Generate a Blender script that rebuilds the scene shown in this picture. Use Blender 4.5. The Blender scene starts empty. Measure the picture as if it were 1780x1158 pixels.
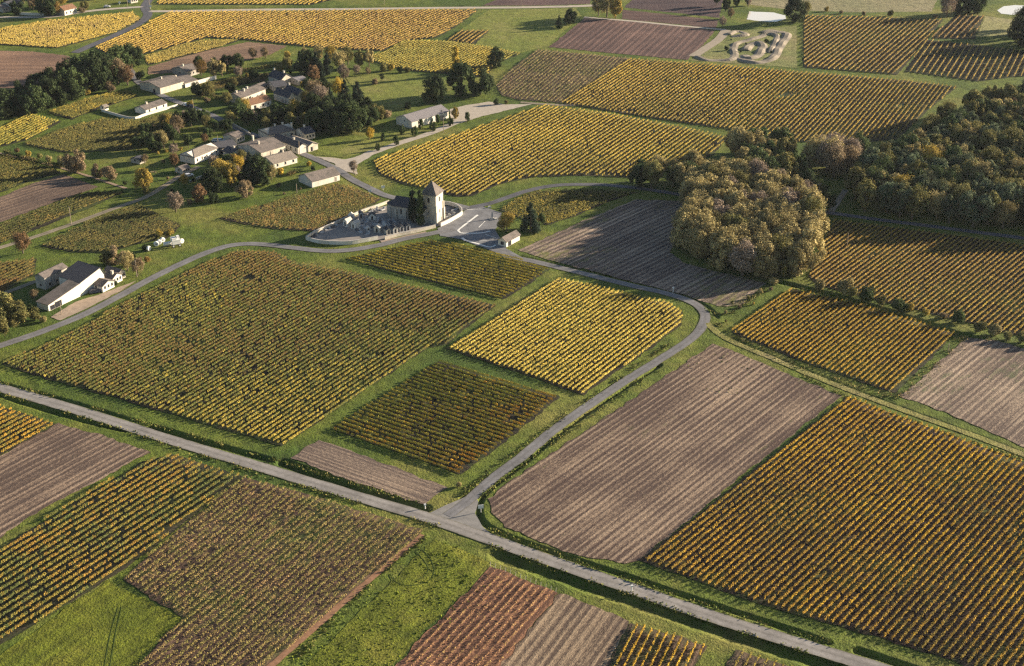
import bpy, math, random
import numpy as np
from mathutils import Vector
R = math.radians
rng = np.random.default_rng(7); random.seed(7)
S = bpy.context.scene
COL = S.collection

# ------------------------------------------------------------ camera, sky, sun, exposure
CH, CP, CF = 215.0, R(25.5), 2500.0          # camera height, pitch below the horizon, focal length in photo pixels
cam = bpy.data.cameras.new('camera'); co = bpy.data.objects.new('camera', cam); COL.objects.link(co)
cam.sensor_width = 36.0; cam.lens = CF / 1780 * 36.0; cam.clip_start = 1.0; cam.clip_end = 8000
co.location = (0, 0, CH); co.rotation_euler = (math.pi / 2 - CP, 0, 0); S.camera = co
SUN_EL, SUN_AZ = R(13.8), R(68.0)            # azimuth clockwise from +Y
w = bpy.data.worlds.new('World'); S.world = w; w.use_nodes = True
nt = w.node_tree; nt.nodes.clear()
sk = nt.nodes.new('ShaderNodeTexSky'); sk.sky_type = 'NISHITA'; sk.sun_disc = False
sk.sun_elevation = SUN_EL; sk.sun_rotation = SUN_AZ; sk.air_density = 1.0; sk.dust_density = 1.0; sk.ozone_density = 1.5
bg = nt.nodes.new('ShaderNodeBackground'); bg.inputs[1].default_value = 0.05
wo = nt.nodes.new('ShaderNodeOutputWorld'); nt.links.new(sk.outputs[0], bg.inputs[0]); nt.links.new(bg.outputs[0], wo.inputs[0])
sl = bpy.data.lights.new('sun', 'SUN'); sl.energy = 5.0; sl.angle = R(0.6); sl.color = (1.0, 0.84, 0.63)
so = bpy.data.objects.new('sun', sl); COL.objects.link(so)
SV = Vector((math.sin(SUN_AZ) * math.cos(SUN_EL), math.cos(SUN_AZ) * math.cos(SUN_EL), math.sin(SUN_EL)))
so.rotation_euler = SV.to_track_quat('Z', 'Y').to_euler()
S.view_settings.view_transform = 'Standard'; S.view_settings.look = 'None'; S.view_settings.gamma = 1.0
S.view_settings.use_curve_mapping = False; S.view_settings.exposure = 1.55
S.cycles.use_denoising = False; S.cycles.filter_width = 1.35; S.cycles.max_bounces = 5; S.cycles.diffuse_bounces = 1; S.cycles.transmission_bounces = 2
S.cycles.volume_bounces = 0; S.cycles.transparent_max_bounces = 4
HAZE = 0.00002

# ------------------------------------------------------------ pixel of the photo -> point on the ground
def P(x, y, z=0.0):
    a = (x - 890) / CF; b = (y - 579) / CF
    d = (a, math.cos(CP) - b * math.sin(CP), -math.sin(CP) - b * math.cos(CP))
    t = (z - CH) / d[2]
    return Vector((a * t, d[1] * t, z))
def Q(pts): return np.array([P(*p)[:2] for p in pts])
def proj(X, Y, Z):
    zc = Y * math.cos(CP) - (Z - CH) * math.sin(CP); yc = Y * math.sin(CP) + (Z - CH) * math.cos(CP)
    return 890 + CF * X / zc, 579 - CF * yc / zc, CF / zc

# ------------------------------------------------------------ noise
def _h(ix, iy, s):
    n = (ix * 374761393 + iy * 668265263 + s * 1442695041) & 0xffffffff
    n = ((n ^ (n >> 13)) * 1274126177) & 0xffffffff
    return ((n ^ (n >> 16)) & 0xffff) / 65535.0
def vn(x, y, sc, s=0):
    x = np.asarray(x, float) / sc; y = np.asarray(y, float) / sc
    ix = np.floor(x).astype(np.int64); iy = np.floor(y).astype(np.int64); fx = x - ix; fy = y - iy
    fx = fx * fx * (3 - 2 * fx); fy = fy * fy * (3 - 2 * fy)
    return (_h(ix, iy, s) * (1 - fx) + _h(ix + 1, iy, s) * fx) * (1 - fy) + (_h(ix, iy + 1, s) * (1 - fx) + _h(ix + 1, iy + 1, s) * fx) * fy
def fbm(x, y, sc, s=0): return (vn(x, y, sc, s) + .5 * vn(x, y, sc / 2.1, s + 1) + .25 * vn(x, y, sc / 4.3, s + 2)) / 1.75

# ------------------------------------------------------------ objects
def tag(o, label=None, cat=None, group=None, kind=None):
    if label: o['label'] = label
    if cat: o['category'] = cat
    if group: o['group'] = group
    if kind: o['kind'] = kind
    return o
def link(name, me, mats=(), parent=None):
    o = bpy.data.objects.new(name, me); COL.objects.link(o)
    for m in (mats if isinstance(mats, (list, tuple)) else [mats]): me.materials.append(m)
    if parent: o.parent = parent
    return o
def empty(name, loc, rz=0.0):
    o = bpy.data.objects.new(name, None); COL.objects.link(o); o.location = loc; o.rotation_euler = (0, 0, rz)
    o.empty_display_size = .5
    return o
def npmesh(name, V, F, cols=None, smooth=False):
    V = np.ascontiguousarray(V, np.float32); F = np.ascontiguousarray(F, np.int32); k = F.shape[1]
    me = bpy.data.meshes.new(name); me.vertices.add(len(V)); me.vertices.foreach_set('co', V.ravel())
    me.loops.add(F.size); me.loops.foreach_set('vertex_index', F.ravel())
    me.polygons.add(len(F)); me.polygons.foreach_set('loop_start', np.arange(0, F.size, k, dtype=np.int32))
    if smooth: me.polygons.foreach_set('use_smooth', np.ones(len(F), bool))
    if cols is not None:
        a = me.color_attributes.new('Col', 'FLOAT_COLOR', 'POINT')
        c = np.ones((len(V), 4), np.float32); c[:, :3] = cols; a.data.foreach_set('color', c.ravel())
    me.update(calc_edges=True); return me
class MB:                                     # collects boxes, prisms and tubes, links them as ONE mesh
    def __init__(s): s.v = []; s.f = []
    def add(s, vs, fs):
        n = len(s.v); s.v += [tuple(v) for v in vs]; s.f += [tuple(i + n for i in f) for f in fs]; return s
    def box(s, x0, x1, y0, y1, z0, z1):
        return s.add([(x0, y0, z0), (x1, y0, z0), (x1, y1, z0), (x0, y1, z0), (x0, y0, z1), (x1, y0, z1), (x1, y1, z1), (x0, y1, z1)],
                     [(0, 3, 2, 1), (4, 5, 6, 7), (0, 1, 5, 4), (1, 2, 6, 5), (2, 3, 7, 6), (3, 0, 4, 7)])
    def loft(s, rings, cap=True):
        n = len(rings[0]); vs = [v for r in rings for v in r]; fs = []
        for i in range(len(rings) - 1):
            for j in range(n): fs.append((i * n + j, i * n + (j + 1) % n, (i + 1) * n + (j + 1) % n, (i + 1) * n + j))
        if cap: fs += [tuple(range(n))[::-1], tuple(range((len(rings) - 1) * n, len(rings) * n))]
        return s.add(vs, fs)
    def tube(s, a, b, r0, r1, n=8):
        a = Vector(a); b = Vector(b); d = (b - a).normalized(); u = d.orthogonal().normalized(); v = d.cross(u)
        return s.loft([[p + (u * math.cos(t) + v * math.sin(t)) * r for t in [i * 2 * math.pi / n for i in range(n)]] for p, r in ((a, r0), (b, r1))])
    def ring(s, prof, x=0, y=0, n=12):       # lathe: prof = [(r, z)]
        return s.loft([[(x + r * math.cos(i * 2 * math.pi / n), y + r * math.sin(i * 2 * math.pi / n), z) for i in range(n)] for r, z in prof])
    def build(s, name, mat, parent=None, bevel=0):
        me = bpy.data.meshes.new(name); me.from_pydata(s.v, [], s.f); me.update()
        o = link(name, me, mat, parent)
        return o

# ------------------------------------------------------------ materials
def newmat(name):
    m = bpy.data.materials.new(name); m.use_nodes = True; t = m.node_tree; b = t.nodes['Principled BSDF']
    b.inputs['Specular IOR Level'].default_value = 0.2; b.inputs['Roughness'].default_value = .9
    return m, t, b
class NG:
    def __init__(s, t): s.t = t
    def n(s, ty, **k):
        q = s.t.nodes.new(ty)
        for a, v in k.items(): setattr(q, a, v)
        return q
    def l(s, a, b): s.t.links.new(a, b)
    def obj(s):
        return s.n('ShaderNodeTexCoord').outputs['Object']
    def map(s, vec, rot=0, scale=(1, 1, 1)):
        m = s.n('ShaderNodeMapping', vector_type='TEXTURE'); m.inputs['Rotation'].default_value = (0, 0, rot)
        m.inputs['Scale'].default_value = scale; s.l(vec, m.inputs['Vector']); return m.outputs[0]
    def noise(s, vec, scale, det=4, rough=.6):
        q = s.n('ShaderNodeTexNoise'); q.inputs['Scale'].default_value = scale; q.inputs['Detail'].default_value = det
        q.inputs['Roughness'].default_value = rough; s.l(vec, q.inputs['Vector']); return q.outputs[0]
    def ramp(s, fac, stops):
        q = s.n('ShaderNodeValToRGB'); e = q.color_ramp.elements
        while len(e) < len(stops): e.new(.5)
        for i, (p, c) in enumerate(stops):
            e[i].position = p; e[i].color = (c[0], c[1], c[2], 1) if isinstance(c, (tuple, list)) else (c, c, c, 1)
        s.l(fac, q.inputs[0]); return q.outputs[0]
    def mix(s, fac, a, b, mode='MIX'):
        q = s.n('ShaderNodeMix', data_type='RGBA', blend_type=mode)
        for v, i in ((fac, q.inputs[0]), (a, q.inputs[6]), (b, q.inputs[7])):
            if isinstance(v, (int, float)): i.default_value = v
            elif isinstance(v, tuple): i.default_value = (*v, 1)
            else: s.l(v, i)
        return q.outputs[2]
    def math(s, op, a, b=0.0):
        q = s.n('ShaderNodeMath', operation=op)
        for v, i in ((a, q.inputs[0]), (b, q.inputs[1])):
            if isinstance(v, (int, float)): i.default_value = v
            else: s.l(v, i)
        return q.outputs[0]
    def bump(s, h, strength, dist, b):
        q = s.n('ShaderNodeBump'); q.inputs['Strength'].default_value = strength; q.inputs['Distance'].default_value = dist
        s.l(h, q.inputs['Height']); s.l(q.outputs[0], b.inputs['Normal'])

def grass_mat(name, a, b_, c, patch=.02, stripes=None, bumpd=.5):
    a, b_, c = (tuple(x * .75 for x in q) for q in (a, b_, c))
    m, t, b = newmat(name); g = NG(t); o = g.obj()
    big = g.noise(o, patch, 5, .65); mid = g.noise(o, .22, 5, .7); fine = g.noise(o, 1.6, 3, .7)
    col = g.ramp(big, [(.38, a), (.52, b_), (.66, c)])
    col = g.mix(1.0, col, g.ramp(mid, [(.3, .62), (.7, 1.4)]), 'MULTIPLY')
    col = g.mix(.8, col, g.ramp(fine, [(.25, .5), (.75, 1.5)]), 'MULTIPLY')
    if stripes is not None:
        st = g.noise(g.map(o, stripes, (40, 1.2, 1)), 1.0, 3, .6); col = g.mix(.7, col, g.ramp(st, [(.35, .6), (.65, 1.35)]), 'MULTIPLY')
    g.l(col, b.inputs['Base Color']); g.bump(g.math('ADD', fine, g.math('MULTIPLY', mid, 1.5)), 1.0, bumpd, b); return m

def soil_mat(name, dark, light, ang, sp=1.9, weed=None, weedamt=.62, rut=.5, bd=.2, band=8.0):
    dark = tuple(x * k for x, k in zip(dark, (.50, .48, .52))); light = tuple(x * k for x, k in zip(light, (.98, .92, .85)))
    m, t, b = newmat(name); g = NG(t); o = g.obj()
    lng = g.map(o, ang, (80, 1, 1))
    band_ = g.noise(lng, 1.0 / band, 2, .5); line = g.noise(lng, 1.0, 2, .6); cl = g.noise(g.map(o, ang, (2.2, 1, 1)), 1.7, 5, .8); big = g.noise(o, .035, 3, .6)
    wv = g.n('ShaderNodeTexWave', wave_type='BANDS', bands_direction='Y'); wv.inputs['Scale'].default_value = 6.2832 / sp / 20.0
    wv.inputs['Distortion'].default_value = 1.2; wv.inputs['Detail Scale'].default_value = .3; wv.inputs['Detail'].default_value = 2
    g.l(g.map(o, ang, (1, 1, 1)), wv.inputs['Vector'])
    f = g.math('ADD', g.math('MULTIPLY', line, .42), g.math('ADD', g.math('MULTIPLY', band_, .18), g.math('ADD', g.math('MULTIPLY', cl, .55), g.math('MULTIPLY', wv.outputs['Fac'], rut * .22))))
    f = g.math('ADD', f, g.math('MULTIPLY', big, .3))
    col = g.ramp(f, [(.74, dark), (.86, tuple(.45 * p + .55 * q for p, q in zip(dark, light))), (1.0, light)])
    col = g.mix(1.0, col, g.ramp(g.noise(o, 2.6, 4, .8), [(.36, .70), (.64, 1.25)]), 'MULTIPLY')
    if weed:
        wn = g.noise(g.map(o, ang, (3.0, 1, 1)), .45, 5, .75); wb = g.noise(o, .03, 2, .5)
        wf = g.ramp(g.math('ADD', g.math('MULTIPLY', wn, .6), g.math('MULTIPLY', wb, .4)), [(weedamt - .07, 0.0), (weedamt + .05, 1.0)])
        col = g.mix(wf, col, weed)
    g.l(col, b.inputs['Base Color'])
    h = g.math('ADD', g.math('MULTIPLY', line, 1.2), g.math('ADD', g.math('MULTIPLY', cl, 2.2), g.math('MULTIPLY', wv.outputs['Fac'], rut)))
    g.bump(h, 1.0, bd, b); return m

def leaf_mat(name, base, alt=None, trans=.15):
    m, t, b = newmat(name); g = NG(t)
    at = g.n('ShaderNodeAttribute', attribute_name='Col'); sp = g.n('ShaderNodeSeparateColor'); g.l(at.outputs['Color'], sp.inputs[0])
    if base is None: col = at.outputs['Color']
    else:
        oi = g.n('ShaderNodeObjectInfo')
        col = g.mix(sp.outputs[1], base, alt or tuple(c * 1.3 for c in base))
        k = g.math('MULTIPLY', sp.outputs[0], g.math('ADD', .75, g.math('MULTIPLY', oi.outputs['Random'], .5)))
        cb = g.n('ShaderNodeCombineColor'); [g.l(k, cb.inputs[i]) for i in range(3)]
        col = g.mix(1.0, col, cb.outputs[0], 'MULTIPLY')
    g.l(col, b.inputs['Base Color']); b.inputs['Specular IOR Level'].default_value = .15
    tr = g.n('ShaderNodeBsdfTranslucent'); g.l(col, tr.inputs[0]); mx = g.n('ShaderNodeMixShader'); mx.inputs[0].default_value = trans
    g.l(b.outputs[0], mx.inputs[1]); g.l(tr.outputs[0], mx.inputs[2]); g.l(mx.outputs[0], t.nodes['Material Output'].inputs[0]); return m

def plain(name, c, var=.25, sc=.8, rough=.9, c2=None, bd=.03):
    m, t, b = newmat(name); g = NG(t); o = g.obj(); n = g.noise(o, sc, 5, .65)
    lo = tuple(x * (1 - var) for x in c); hi = c2 or tuple(min(1, x * (1 + var)) for x in c)
    g.l(g.ramp(n, [(.3, lo), (.7, hi)]), b.inputs['Base Color']); b.inputs['Roughness'].default_value = rough
    g.bump(g.noise(o, 6, 3, .6), .5, bd, b); return m
def wall_mat(name, c, stain):
    m, t, b = newmat(name); g = NG(t); o = g.obj()
    n = g.noise(g.map(o, 0, (1, 1, 2.5)), .5, 6, .7); f = g.noise(o, 3, 4, .7)
    col = g.mix(g.ramp(n, [(.38, 0.0), (.62, .9)]), c, stain); col = g.mix(.5, col, g.ramp(f, [(.3, .7), (.7, 1.15)]), 'MULTIPLY')
    g.l(col, b.inputs['Base Color']); g.bump(f, .6, .06, b); return m
def roof_mat(name, a, b_, moss=(.12, .11, .09)):
    a, b_, moss = (tuple(x * k for x, k in zip(q, (.70, .74, .80))) for q in (a, b_, moss))
    m, t, b = newmat(name); g = NG(t); o = g.obj()
    wv = g.n('ShaderNodeTexWave', wave_type='BANDS', bands_direction='X'); wv.inputs['Scale'].default_value = 1.1
    wv.inputs['Distortion'].default_value = .6; g.l(o, wv.inputs['Vector'])
    n = g.noise(o, 2.2, 5, .8); big = g.noise(o, .35, 4, .65)
    col = g.mix(g.ramp(n, [(.35, 0.0), (.65, 1.0)]), a, b_); col = g.mix(g.ramp(big, [(.45, 0.0), (.7, .8)]), col, moss)
    g.l(col, b.inputs['Base Color']); g.bump(g.math('ADD', wv.outputs['Fac'], n), .8, .1, b); return m

M = {}
M['grass'] = grass_mat('meadow_grass', (.070, .118, .018), (.130, .172, .024), (.225, .22, .052))
M['lawn'] = grass_mat('lawn_grass', (.17, .21, .035), (.22, .24, .05), (.27, .26, .08), .03)
M['cover'] = grass_mat('bright_cover_crop', (.12, .15, .013), (.165, .19, .018), (.22, .22, .03), .05, R(60))
M['asphalt'] = plain('asphalt', (.19, .185, .19), .22, 1.2, .85)
M['gravel'] = plain('pale_gravel', (.42, .37, .31), .2, .6)
M['dirt'] = plain('dirt_track', (.30, .22, .16), .35, .8)
M['red_dirt'] = plain('reddish_earth', (.27, .15, .09), .3, .8)
M['marking'] = plain('white_road_paint', (.75, .74, .70), .2, 1.5)
M['white_wall'] = wall_mat('white_render', (.78, .74, .66), (.62, .57, .48))
M['stone_wall'] = wall_mat('limestone', (.66, .60, .49), (.42, .38, .32))
M['grey_wall'] = wall_mat('weathered_stone', (.52, .48, .41), (.33, .30, .27))
M['tile'] = roof_mat('old_clay_tiles', (.34, .27, .22), (.20, .165, .145))
M['tile_tan'] = roof_mat('pale_clay_tiles', (.48, .39, .30), (.30, .24, .19), (.26, .22, .18))
M['tile_orange'] = roof_mat('orange_clay_tiles', (.42, .22, .12), (.30, .16, .09), (.22, .14, .10))
M['slate'] = roof_mat('dark_slate', (.085, .085, .095), (.13, .12, .13), (.10, .10, .10))
M['sheet'] = roof_mat('grey_sheet_roof', (.34, .30, .29), (.27, .24, .24), (.30, .27, .26))
M['dark'] = plain('dark_opening', (.02, .02, .025), .2)
M['glass'] = plain('window_glass', (.03, .035, .045), .2, .8, .15)
M['shutter'] = plain('painted_wood', (.30, .26, .22), .2)
M['wood'] = plain('weathered_wood', (.30, .24, .18), .25)
M['bark'] = plain('bark', (.13, .10, .075), .3, 2)
M['concrete'] = plain('concrete', (.50, .47, .43), .15, 1)
M['grave'] = plain('grave_stone', (.42, .42, .42), .3, .4)
M['grave_dark'] = plain('dark_granite', (.10, .10, .11), .3, .4)
M['white_paint'] = plain('white_paint', (.80, .79, .76), .08, 1, .4)
M['tyre'] = plain('black_rubber', (.03, .03, .03), .2)
M['carpaint_w'] = plain('white_car_paint', (.75, .75, .75), .03, 1, .25)
M['carpaint_b'] = plain('dark_blue_car_paint', (.04, .05, .08), .03, 1, .25)
M['metal'] = plain('galvanised_metal', (.45, .45, .45), .1, 1, .4)
M['dead'] = plain('brushwood', (.26, .19, .13), .4, .8)
M['leaf'] = leaf_mat('vine_leaves', None, trans=.06)
m_, t_, b_ = newmat('sky_painted_water'); b_.inputs['Base Color'].default_value = (.80, .77, .70, 1); b_.inputs['Roughness'].default_value = .15  # cream base colour stands in for the bright sky reflected off the pond
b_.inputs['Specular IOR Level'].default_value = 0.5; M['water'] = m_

# ------------------------------------------------------------ ground with ditches
DITCH = [   # (polyline px, half width m, depth m)
    ([(262, 741), (330, 760), (400, 780), (470, 799)], 1.3, 1.0), ([(490, 803), (560, 828), (640, 855), (738, 884)], 1.8, 1.3),
    ([(-40, 672), (60, 706), (140, 729), (220, 748)], 1.1, .8), ([(-40, 655), (120, 697), (240, 733)], .8, .5),
    ([(1146, 634), (1100, 664), (1000, 732), (900, 812), (850, 850), (836, 868), (832, 890), (845, 912), (900, 938), (1000, 972), (1090, 1001), (1200, 1038), (1300, 1070), (1440, 1116)], 1.0, .75),
    ([(870, 964), (930, 985), (1010, 1012), (1100, 1042), (1200, 1076), (1300, 1110), (1420, 1149), (1500, 1175)], 2.9, 1.0),
    ([(1490, 1130), (1560, 1152), (1640, 1178)], 1.2, 1.0),
    ([(1270, 588), (1400, 642), (1560, 705), (1700, 757), (1840, 812)], .5, .35),
    ([(905, 446), (980, 461), (1080, 484), (1170, 506), (1225, 530), (1248, 552)], .7, .5),
    ([(850, 835), (800, 866)], .6, .4), ([(975, 735), (1080, 655)], .6, .35),
    ([(280, 17), (450, 14.5), (640, 13.5), (800, 12)], 1.6, 1.0),
    ([(1340, 486), (1450, 513), (1560, 545), (1700, 590), (1840, 625)], 1.6, 1.1),
]
def densify(pts, step=2.0):
    q = Q(pts); out = []
    for i in range(len(q)):
        p0 = q[max(i - 1, 0)]; p1 = q[i]
        if i + 1 == len(q): out.append(p1); break
        p2 = q[i + 1]; p3 = q[min(i + 2, len(q) - 1)]
        n = max(1, int(np.linalg.norm(p2 - p1) / step))
        for k in range(n):
            t = k / n
            out.append(.5 * ((2 * p1) + (p2 - p0) * t + (2 * p0 - 5 * p1 + 4 * p2 - p3) * t * t + (3 * p1 - p0 - 3 * p2 + p3) * t ** 3))
    return np.array(out)
xs = np.concatenate([np.linspace(-3200, -260, 30), np.linspace(-200, -62, 24), np.arange(-60, 1842, 2.2), np.linspace(1850, 1990, 24), np.linspace(2050, 5000, 30)])
ys = np.concatenate([np.linspace(-470, -60, 60), np.arange(-58, -2, 4), np.arange(-2, 1210, 1.7), np.linspace(1216, 1400, 40), np.linspace(1450, 3600, 30)])
b = (ys - 579) / CF; dz = -np.sin(CP) - b * np.cos(CP); tt = -CH / dz
GY = (np.cos(CP) - b * np.sin(CP)) * tt; GX = ((xs[None, :] - 890) / CF) * tt[:, None]; GYY = np.repeat(GY[:, None], len(xs), 1)
GZ = -0.16 * fbm(GX, GYY, 1.3, 3) * (GYY < 900)
for pts, hw, dep in DITCH:
    d = densify(pts, 1.5)
    x0, x1, y0, y1 = d[:, 0].min() - 4, d[:, 0].max() + 4, d[:, 1].min() - 4, d[:, 1].max() + 4
    idx = np.where((GX > x0) & (GX < x1) & (GYY > y0) & (GYY < y1))
    px, py = GX[idx], GYY[idx]; best = np.full(len(px), 1e9)
    for a, c in zip(d[:-1], d[1:]):
        ab = c - a; L = ab @ ab + 1e-9; u = np.clip(((px - a[0]) * ab[0] + (py - a[1]) * ab[1]) / L, 0, 1)
        best = np.minimum(best, np.hypot(px - a[0] - u * ab[0], py - a[1] - u * ab[1]))
    ww = hw * 1.15 * (.85 + .3 * vn(px, py, 4, 5)); GZ[idx] -= 1.3 * dep * np.clip(1 - best / ww, 0, 1) ** .7
ny, nx = GX.shape
V = np.stack([GX, GYY, GZ], -1).reshape(-1, 3); I = np.arange(ny * nx).reshape(ny, nx)
F = np.stack([I[1:, :-1], I[1:, 1:], I[:-1, 1:], I[:-1, :-1]], -1).reshape(-1, 4)
tag(link('ground', npmesh('ground', V, F, smooth=True), M['grass']), 'green and straw coloured grassland under all the fields', 'ground', kind='structure')

# ------------------------------------------------------------ flat sheets: fields and roads
def jitter(q, amp=.35, step=1.6):
    out = []
    for i in range(len(q)):
        a, c = q[i], q[(i + 1) % len(q)]; n = max(1, int(np.linalg.norm(c - a) / step))
        for k in range(n):
            p = a + (c - a) * k / n; out.append(p + (np.array([vn(p[0], p[1], 2.3, 11), vn(p[0], p[1], 2.3, 12)]) - .5) * 2 * amp)
    return np.array(out)
def sheet(name, label, pts, mat, z, cat='field', amp=.35, kind='structure'):
    q = jitter(Q(pts), amp * (1.9 if cat == 'field' else 1)); from mathutils.geometry import tessellate_polygon
    me = bpy.data.meshes.new(name); vs = [(p[0], p[1], z) for p in q]
    fs = []
    for f in tessellate_polygon([[Vector(v) for v in vs]]):
        a, b_, c = (vs[i] for i in f)
        fs.append(tuple(f) if (b_[0] - a[0]) * (c[1] - a[1]) - (b_[1] - a[1]) * (c[0] - a[0]) > 0 else tuple(f)[::-1])
    me.from_pydata(vs, [], fs); me.update(); return tag(link(name, me, mat), label, cat, kind=kind)
def road_mat(name, c, mid, edge, tracks=True):
    c, mid, edge = (tuple(x * .72 for x in q) for q in (c, mid, edge))
    m, t, b = newmat(name); g = NG(t); o = g.obj(); uv = g.n('ShaderNodeUVMap'); s = g.n('ShaderNodeSeparateXYZ'); g.l(uv.outputs[0], s.inputs[0])
    d = g.math('ABSOLUTE', g.math('SUBTRACT', s.outputs[0], .5)); d = g.math('ADD', d, g.math('MULTIPLY', g.math('SUBTRACT', g.noise(o, .8, 4, .7), .5), .22))
    col = g.ramp(d, [(0.0, mid), (.1, c), (.26, tuple(x * 1.12 for x in c)), (.40, c), (.5, edge)])
    col = g.mix(1.0, col, g.ramp(g.noise(o, .12, 4, .6), [(.3, .75), (.7, 1.2)]), 'MULTIPLY')
    col = g.mix(1.0, col, g.ramp(g.noise(o, .9, 5, .8), [(.35, .78), (.65, 1.12)]), 'MULTIPLY')
    g.l(col, b.inputs['Base Color']); b.inputs['Roughness'].default_value = .8; g.bump(g.noise(o, 5, 3, .6), .4, .04, b); return m
M['road_main'] = road_mat('worn_pale_asphalt', (.37, .345, .325), (.30, .28, .26), (.27, .25, .19))
M['road_lane'] = road_mat('grey_lane_asphalt', (.26, .255, .265), (.23, .225, .23), (.24, .22, .17))
M['road_dark'] = road_mat('dark_lane_asphalt', (.15, .15, .17), (.14, .14, .16), (.18, .17, .15))
M['road_track'] = road_mat('farm_track', (.36, .30, .23), (.20, .20, .09), (.24, .21, .12))
def road(name, label, pts, wid, mat, z=.05, cat='road'):
    d = densify(pts, 1.5); T = np.gradient(d, axis=0); T /= np.linalg.norm(T, axis=1)[:, None] + 1e-9; N = np.stack([-T[:, 1], T[:, 0]], 1)
    L = np.concatenate([[0], np.cumsum(np.linalg.norm(np.diff(d, axis=0), axis=1))])
    e = (vn(L, L * 0 + 3, 2.0, 9) - .5) * .3; e2 = (vn(L, L * 0 + 9, 2.0, 19) - .5) * .3
    A = d + N * (wid / 2 + e)[:, None]; B = d - N * (wid / 2 + e2)[:, None]; n = len(d)
    V = np.concatenate([np.c_[A, np.full(n, z)], np.c_[d, np.full(n, z + .04)], np.c_[B, np.full(n, z)]])
    i = np.arange(n - 1); F = np.concatenate([np.stack([i, n + i, n + i + 1, i + 1], 1), np.stack([n + i, 2 * n + i, 2 * n + i + 1, n + i + 1], 1)])
    me = npmesh(name, V, F); uvl = me.uv_layers.new(name='UVMap'); u = np.concatenate([np.zeros(n), np.full(n, .5), np.ones(n)]); vv = np.tile(L, 3)
    fi = F.ravel(); uvl.data.foreach_set('uv', np.stack([u[fi], vv[fi]], 1).astype(np.float32).ravel())
    return tag(link(name, me, mat), label, cat, kind='structure')

road('road', 'pale worn asphalt road crossing the foreground from left to bottom right', [(-90, 648), (0, 674), (150, 718), (300, 766), (450, 811), (600, 857), (740, 899), (850, 937), (980, 983), (1100, 1024), (1250, 1076), (1400, 1123), (1560, 1172), (1700, 1215)], 4.7, M['road_main'], .07)
road('road', 'grey lane bending round the bright yellow vineyard up to the church square', [(778, 897), (812, 872), (860, 829), (905, 796), (960, 750), (1010, 714), (1060, 680), (1110, 648), (1160, 617), (1200, 590), (1221, 567), (1226, 549), (1215, 533), (1190, 520), (1150, 508), (1100, 497), (1040, 482), (980, 467), (930, 455), (890, 446), (850, 430)], 3.7, M['road_lane'], .05)
sheet('road', 'asphalt mouth of the lane where it meets the main road', [(745, 893), (775, 878), (800, 868), (822, 858), (832, 872), (826, 893), (838, 915), (862, 935), (820, 925), (780, 912)], plain('junction_asphalt', (.235, .225, .215), .2, .5), .045, 'road', .1)
road('road', 'lane sweeping from the church square past the white farm to the left edge', [(790, 398), (740, 408), (700, 416), (660, 426), (620, 433), (590, 436), (560, 436), (520, 432), (470, 426), (430, 424), (395, 428), (355, 441), (310, 461), (260, 486), (205, 516), (150, 545), (90, 570), (40, 588), (-60, 620)], 4.0, M['road_lane'], .055)
road('road', 'village lane running behind the church to the houses', [(815, 362), (780, 354), (740, 351), (700, 347), (668, 339), (640, 326), (612, 312), (590, 297), (565, 284), (540, 273), (515, 262), (480, 246), (445, 236), (405, 220), (370, 201), (330, 185), (290, 170), (258, 153), (240, 142), (228, 125), (215, 108)], 4.2, M['road_lane'], .06)
road('road', 'lane leaving the church square eastward past the copse to the wood', [(800, 364), (850, 354), (880, 344), (920, 331), (970, 322), (1040, 321), (1090, 325), (1130, 330), (1200, 341), (1280, 351), (1360, 361), (1440, 370), (1520, 381), (1600, 391), (1700, 404), (1860, 424)], 3.6, M['road_dark'], .05)
road('road', 'pale gravel drive leading to the long barn yard', [(585, 290), (620, 276), (655, 263), (700, 247), (750, 231), (790, 214), (830, 197)], 4.5, M['gravel'], .045)
sheet('yard', 'pale gravel yard beside the long barn', [(783, 208), (782, 190), (810, 183), (850, 177), (880, 182), (925, 181), (905, 186), (840, 202), (800, 214)], M['gravel'], .04, 'yard')
sheet('yard', 'pale gravel forecourt in front of the white house', [(548, 272), (575, 274), (600, 277), (622, 272), (640, 262), (660, 262), (632, 280), (618, 288), (622, 303), (600, 298), (580, 284)], M['gravel'], .042, 'yard')
sheet('square', 'asphalt square with parking bays beside the church', [(760, 397), (785, 385), (808, 366), (835, 358), (872, 370), (870, 385), (861, 400), (868, 412), (880, 432), (905, 446), (880, 448), (850, 434), (800, 416), (765, 410)], plain('square_asphalt', (.19, .19, .20), .3, .25), .048, 'square', .1)
road('road', 'straight pale country road across the far fields', [(255, 20), (330, 19), (450, 17), (600, 16), (760, 14), (900, 13), (1000, 11), (1040, 9)], 5.5, M['gravel'], .05)
road('road', 'blue grey road descending from the far junction towards the tree belt', [(275, -25), (262, -5), (252, 12), (257, 25), (248, 37), (225, 50), (190, 66), (150, 83), (130, 92)], 6, M['road_dark'], .06)
road('road', 'far left country road past the hamlet', [(-40, 30), (60, 30), (100, 28), (150, 20), (200, 15), (250, 12)], 5, M['gravel'], .052)
road('track', 'farm track running from the left edge towards the village', [(-30, 440), (60, 412), (130, 388), (200, 362), (250, 344), (285, 324), (310, 308), (345, 290)], 3, M['road_track'], .05, 'track')
road('track', 'short pale track joining the white farm from the left', [(-30, 522), (20, 505), (62, 489)], 2.6, M['road_track'], .05, 'track')
road('track', 'grass farm track with pale ruts between the brown field and the right vineyards', [(1228, 562), (1262, 588), (1340, 622), (1450, 668), (1600, 724), (1700, 760), (1860, 822)], 2.6, grass_mat('rutted_grass', (.22, .24, .05), (.28, .27, .08), (.33, .28, .13)), .05, 'track')
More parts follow.
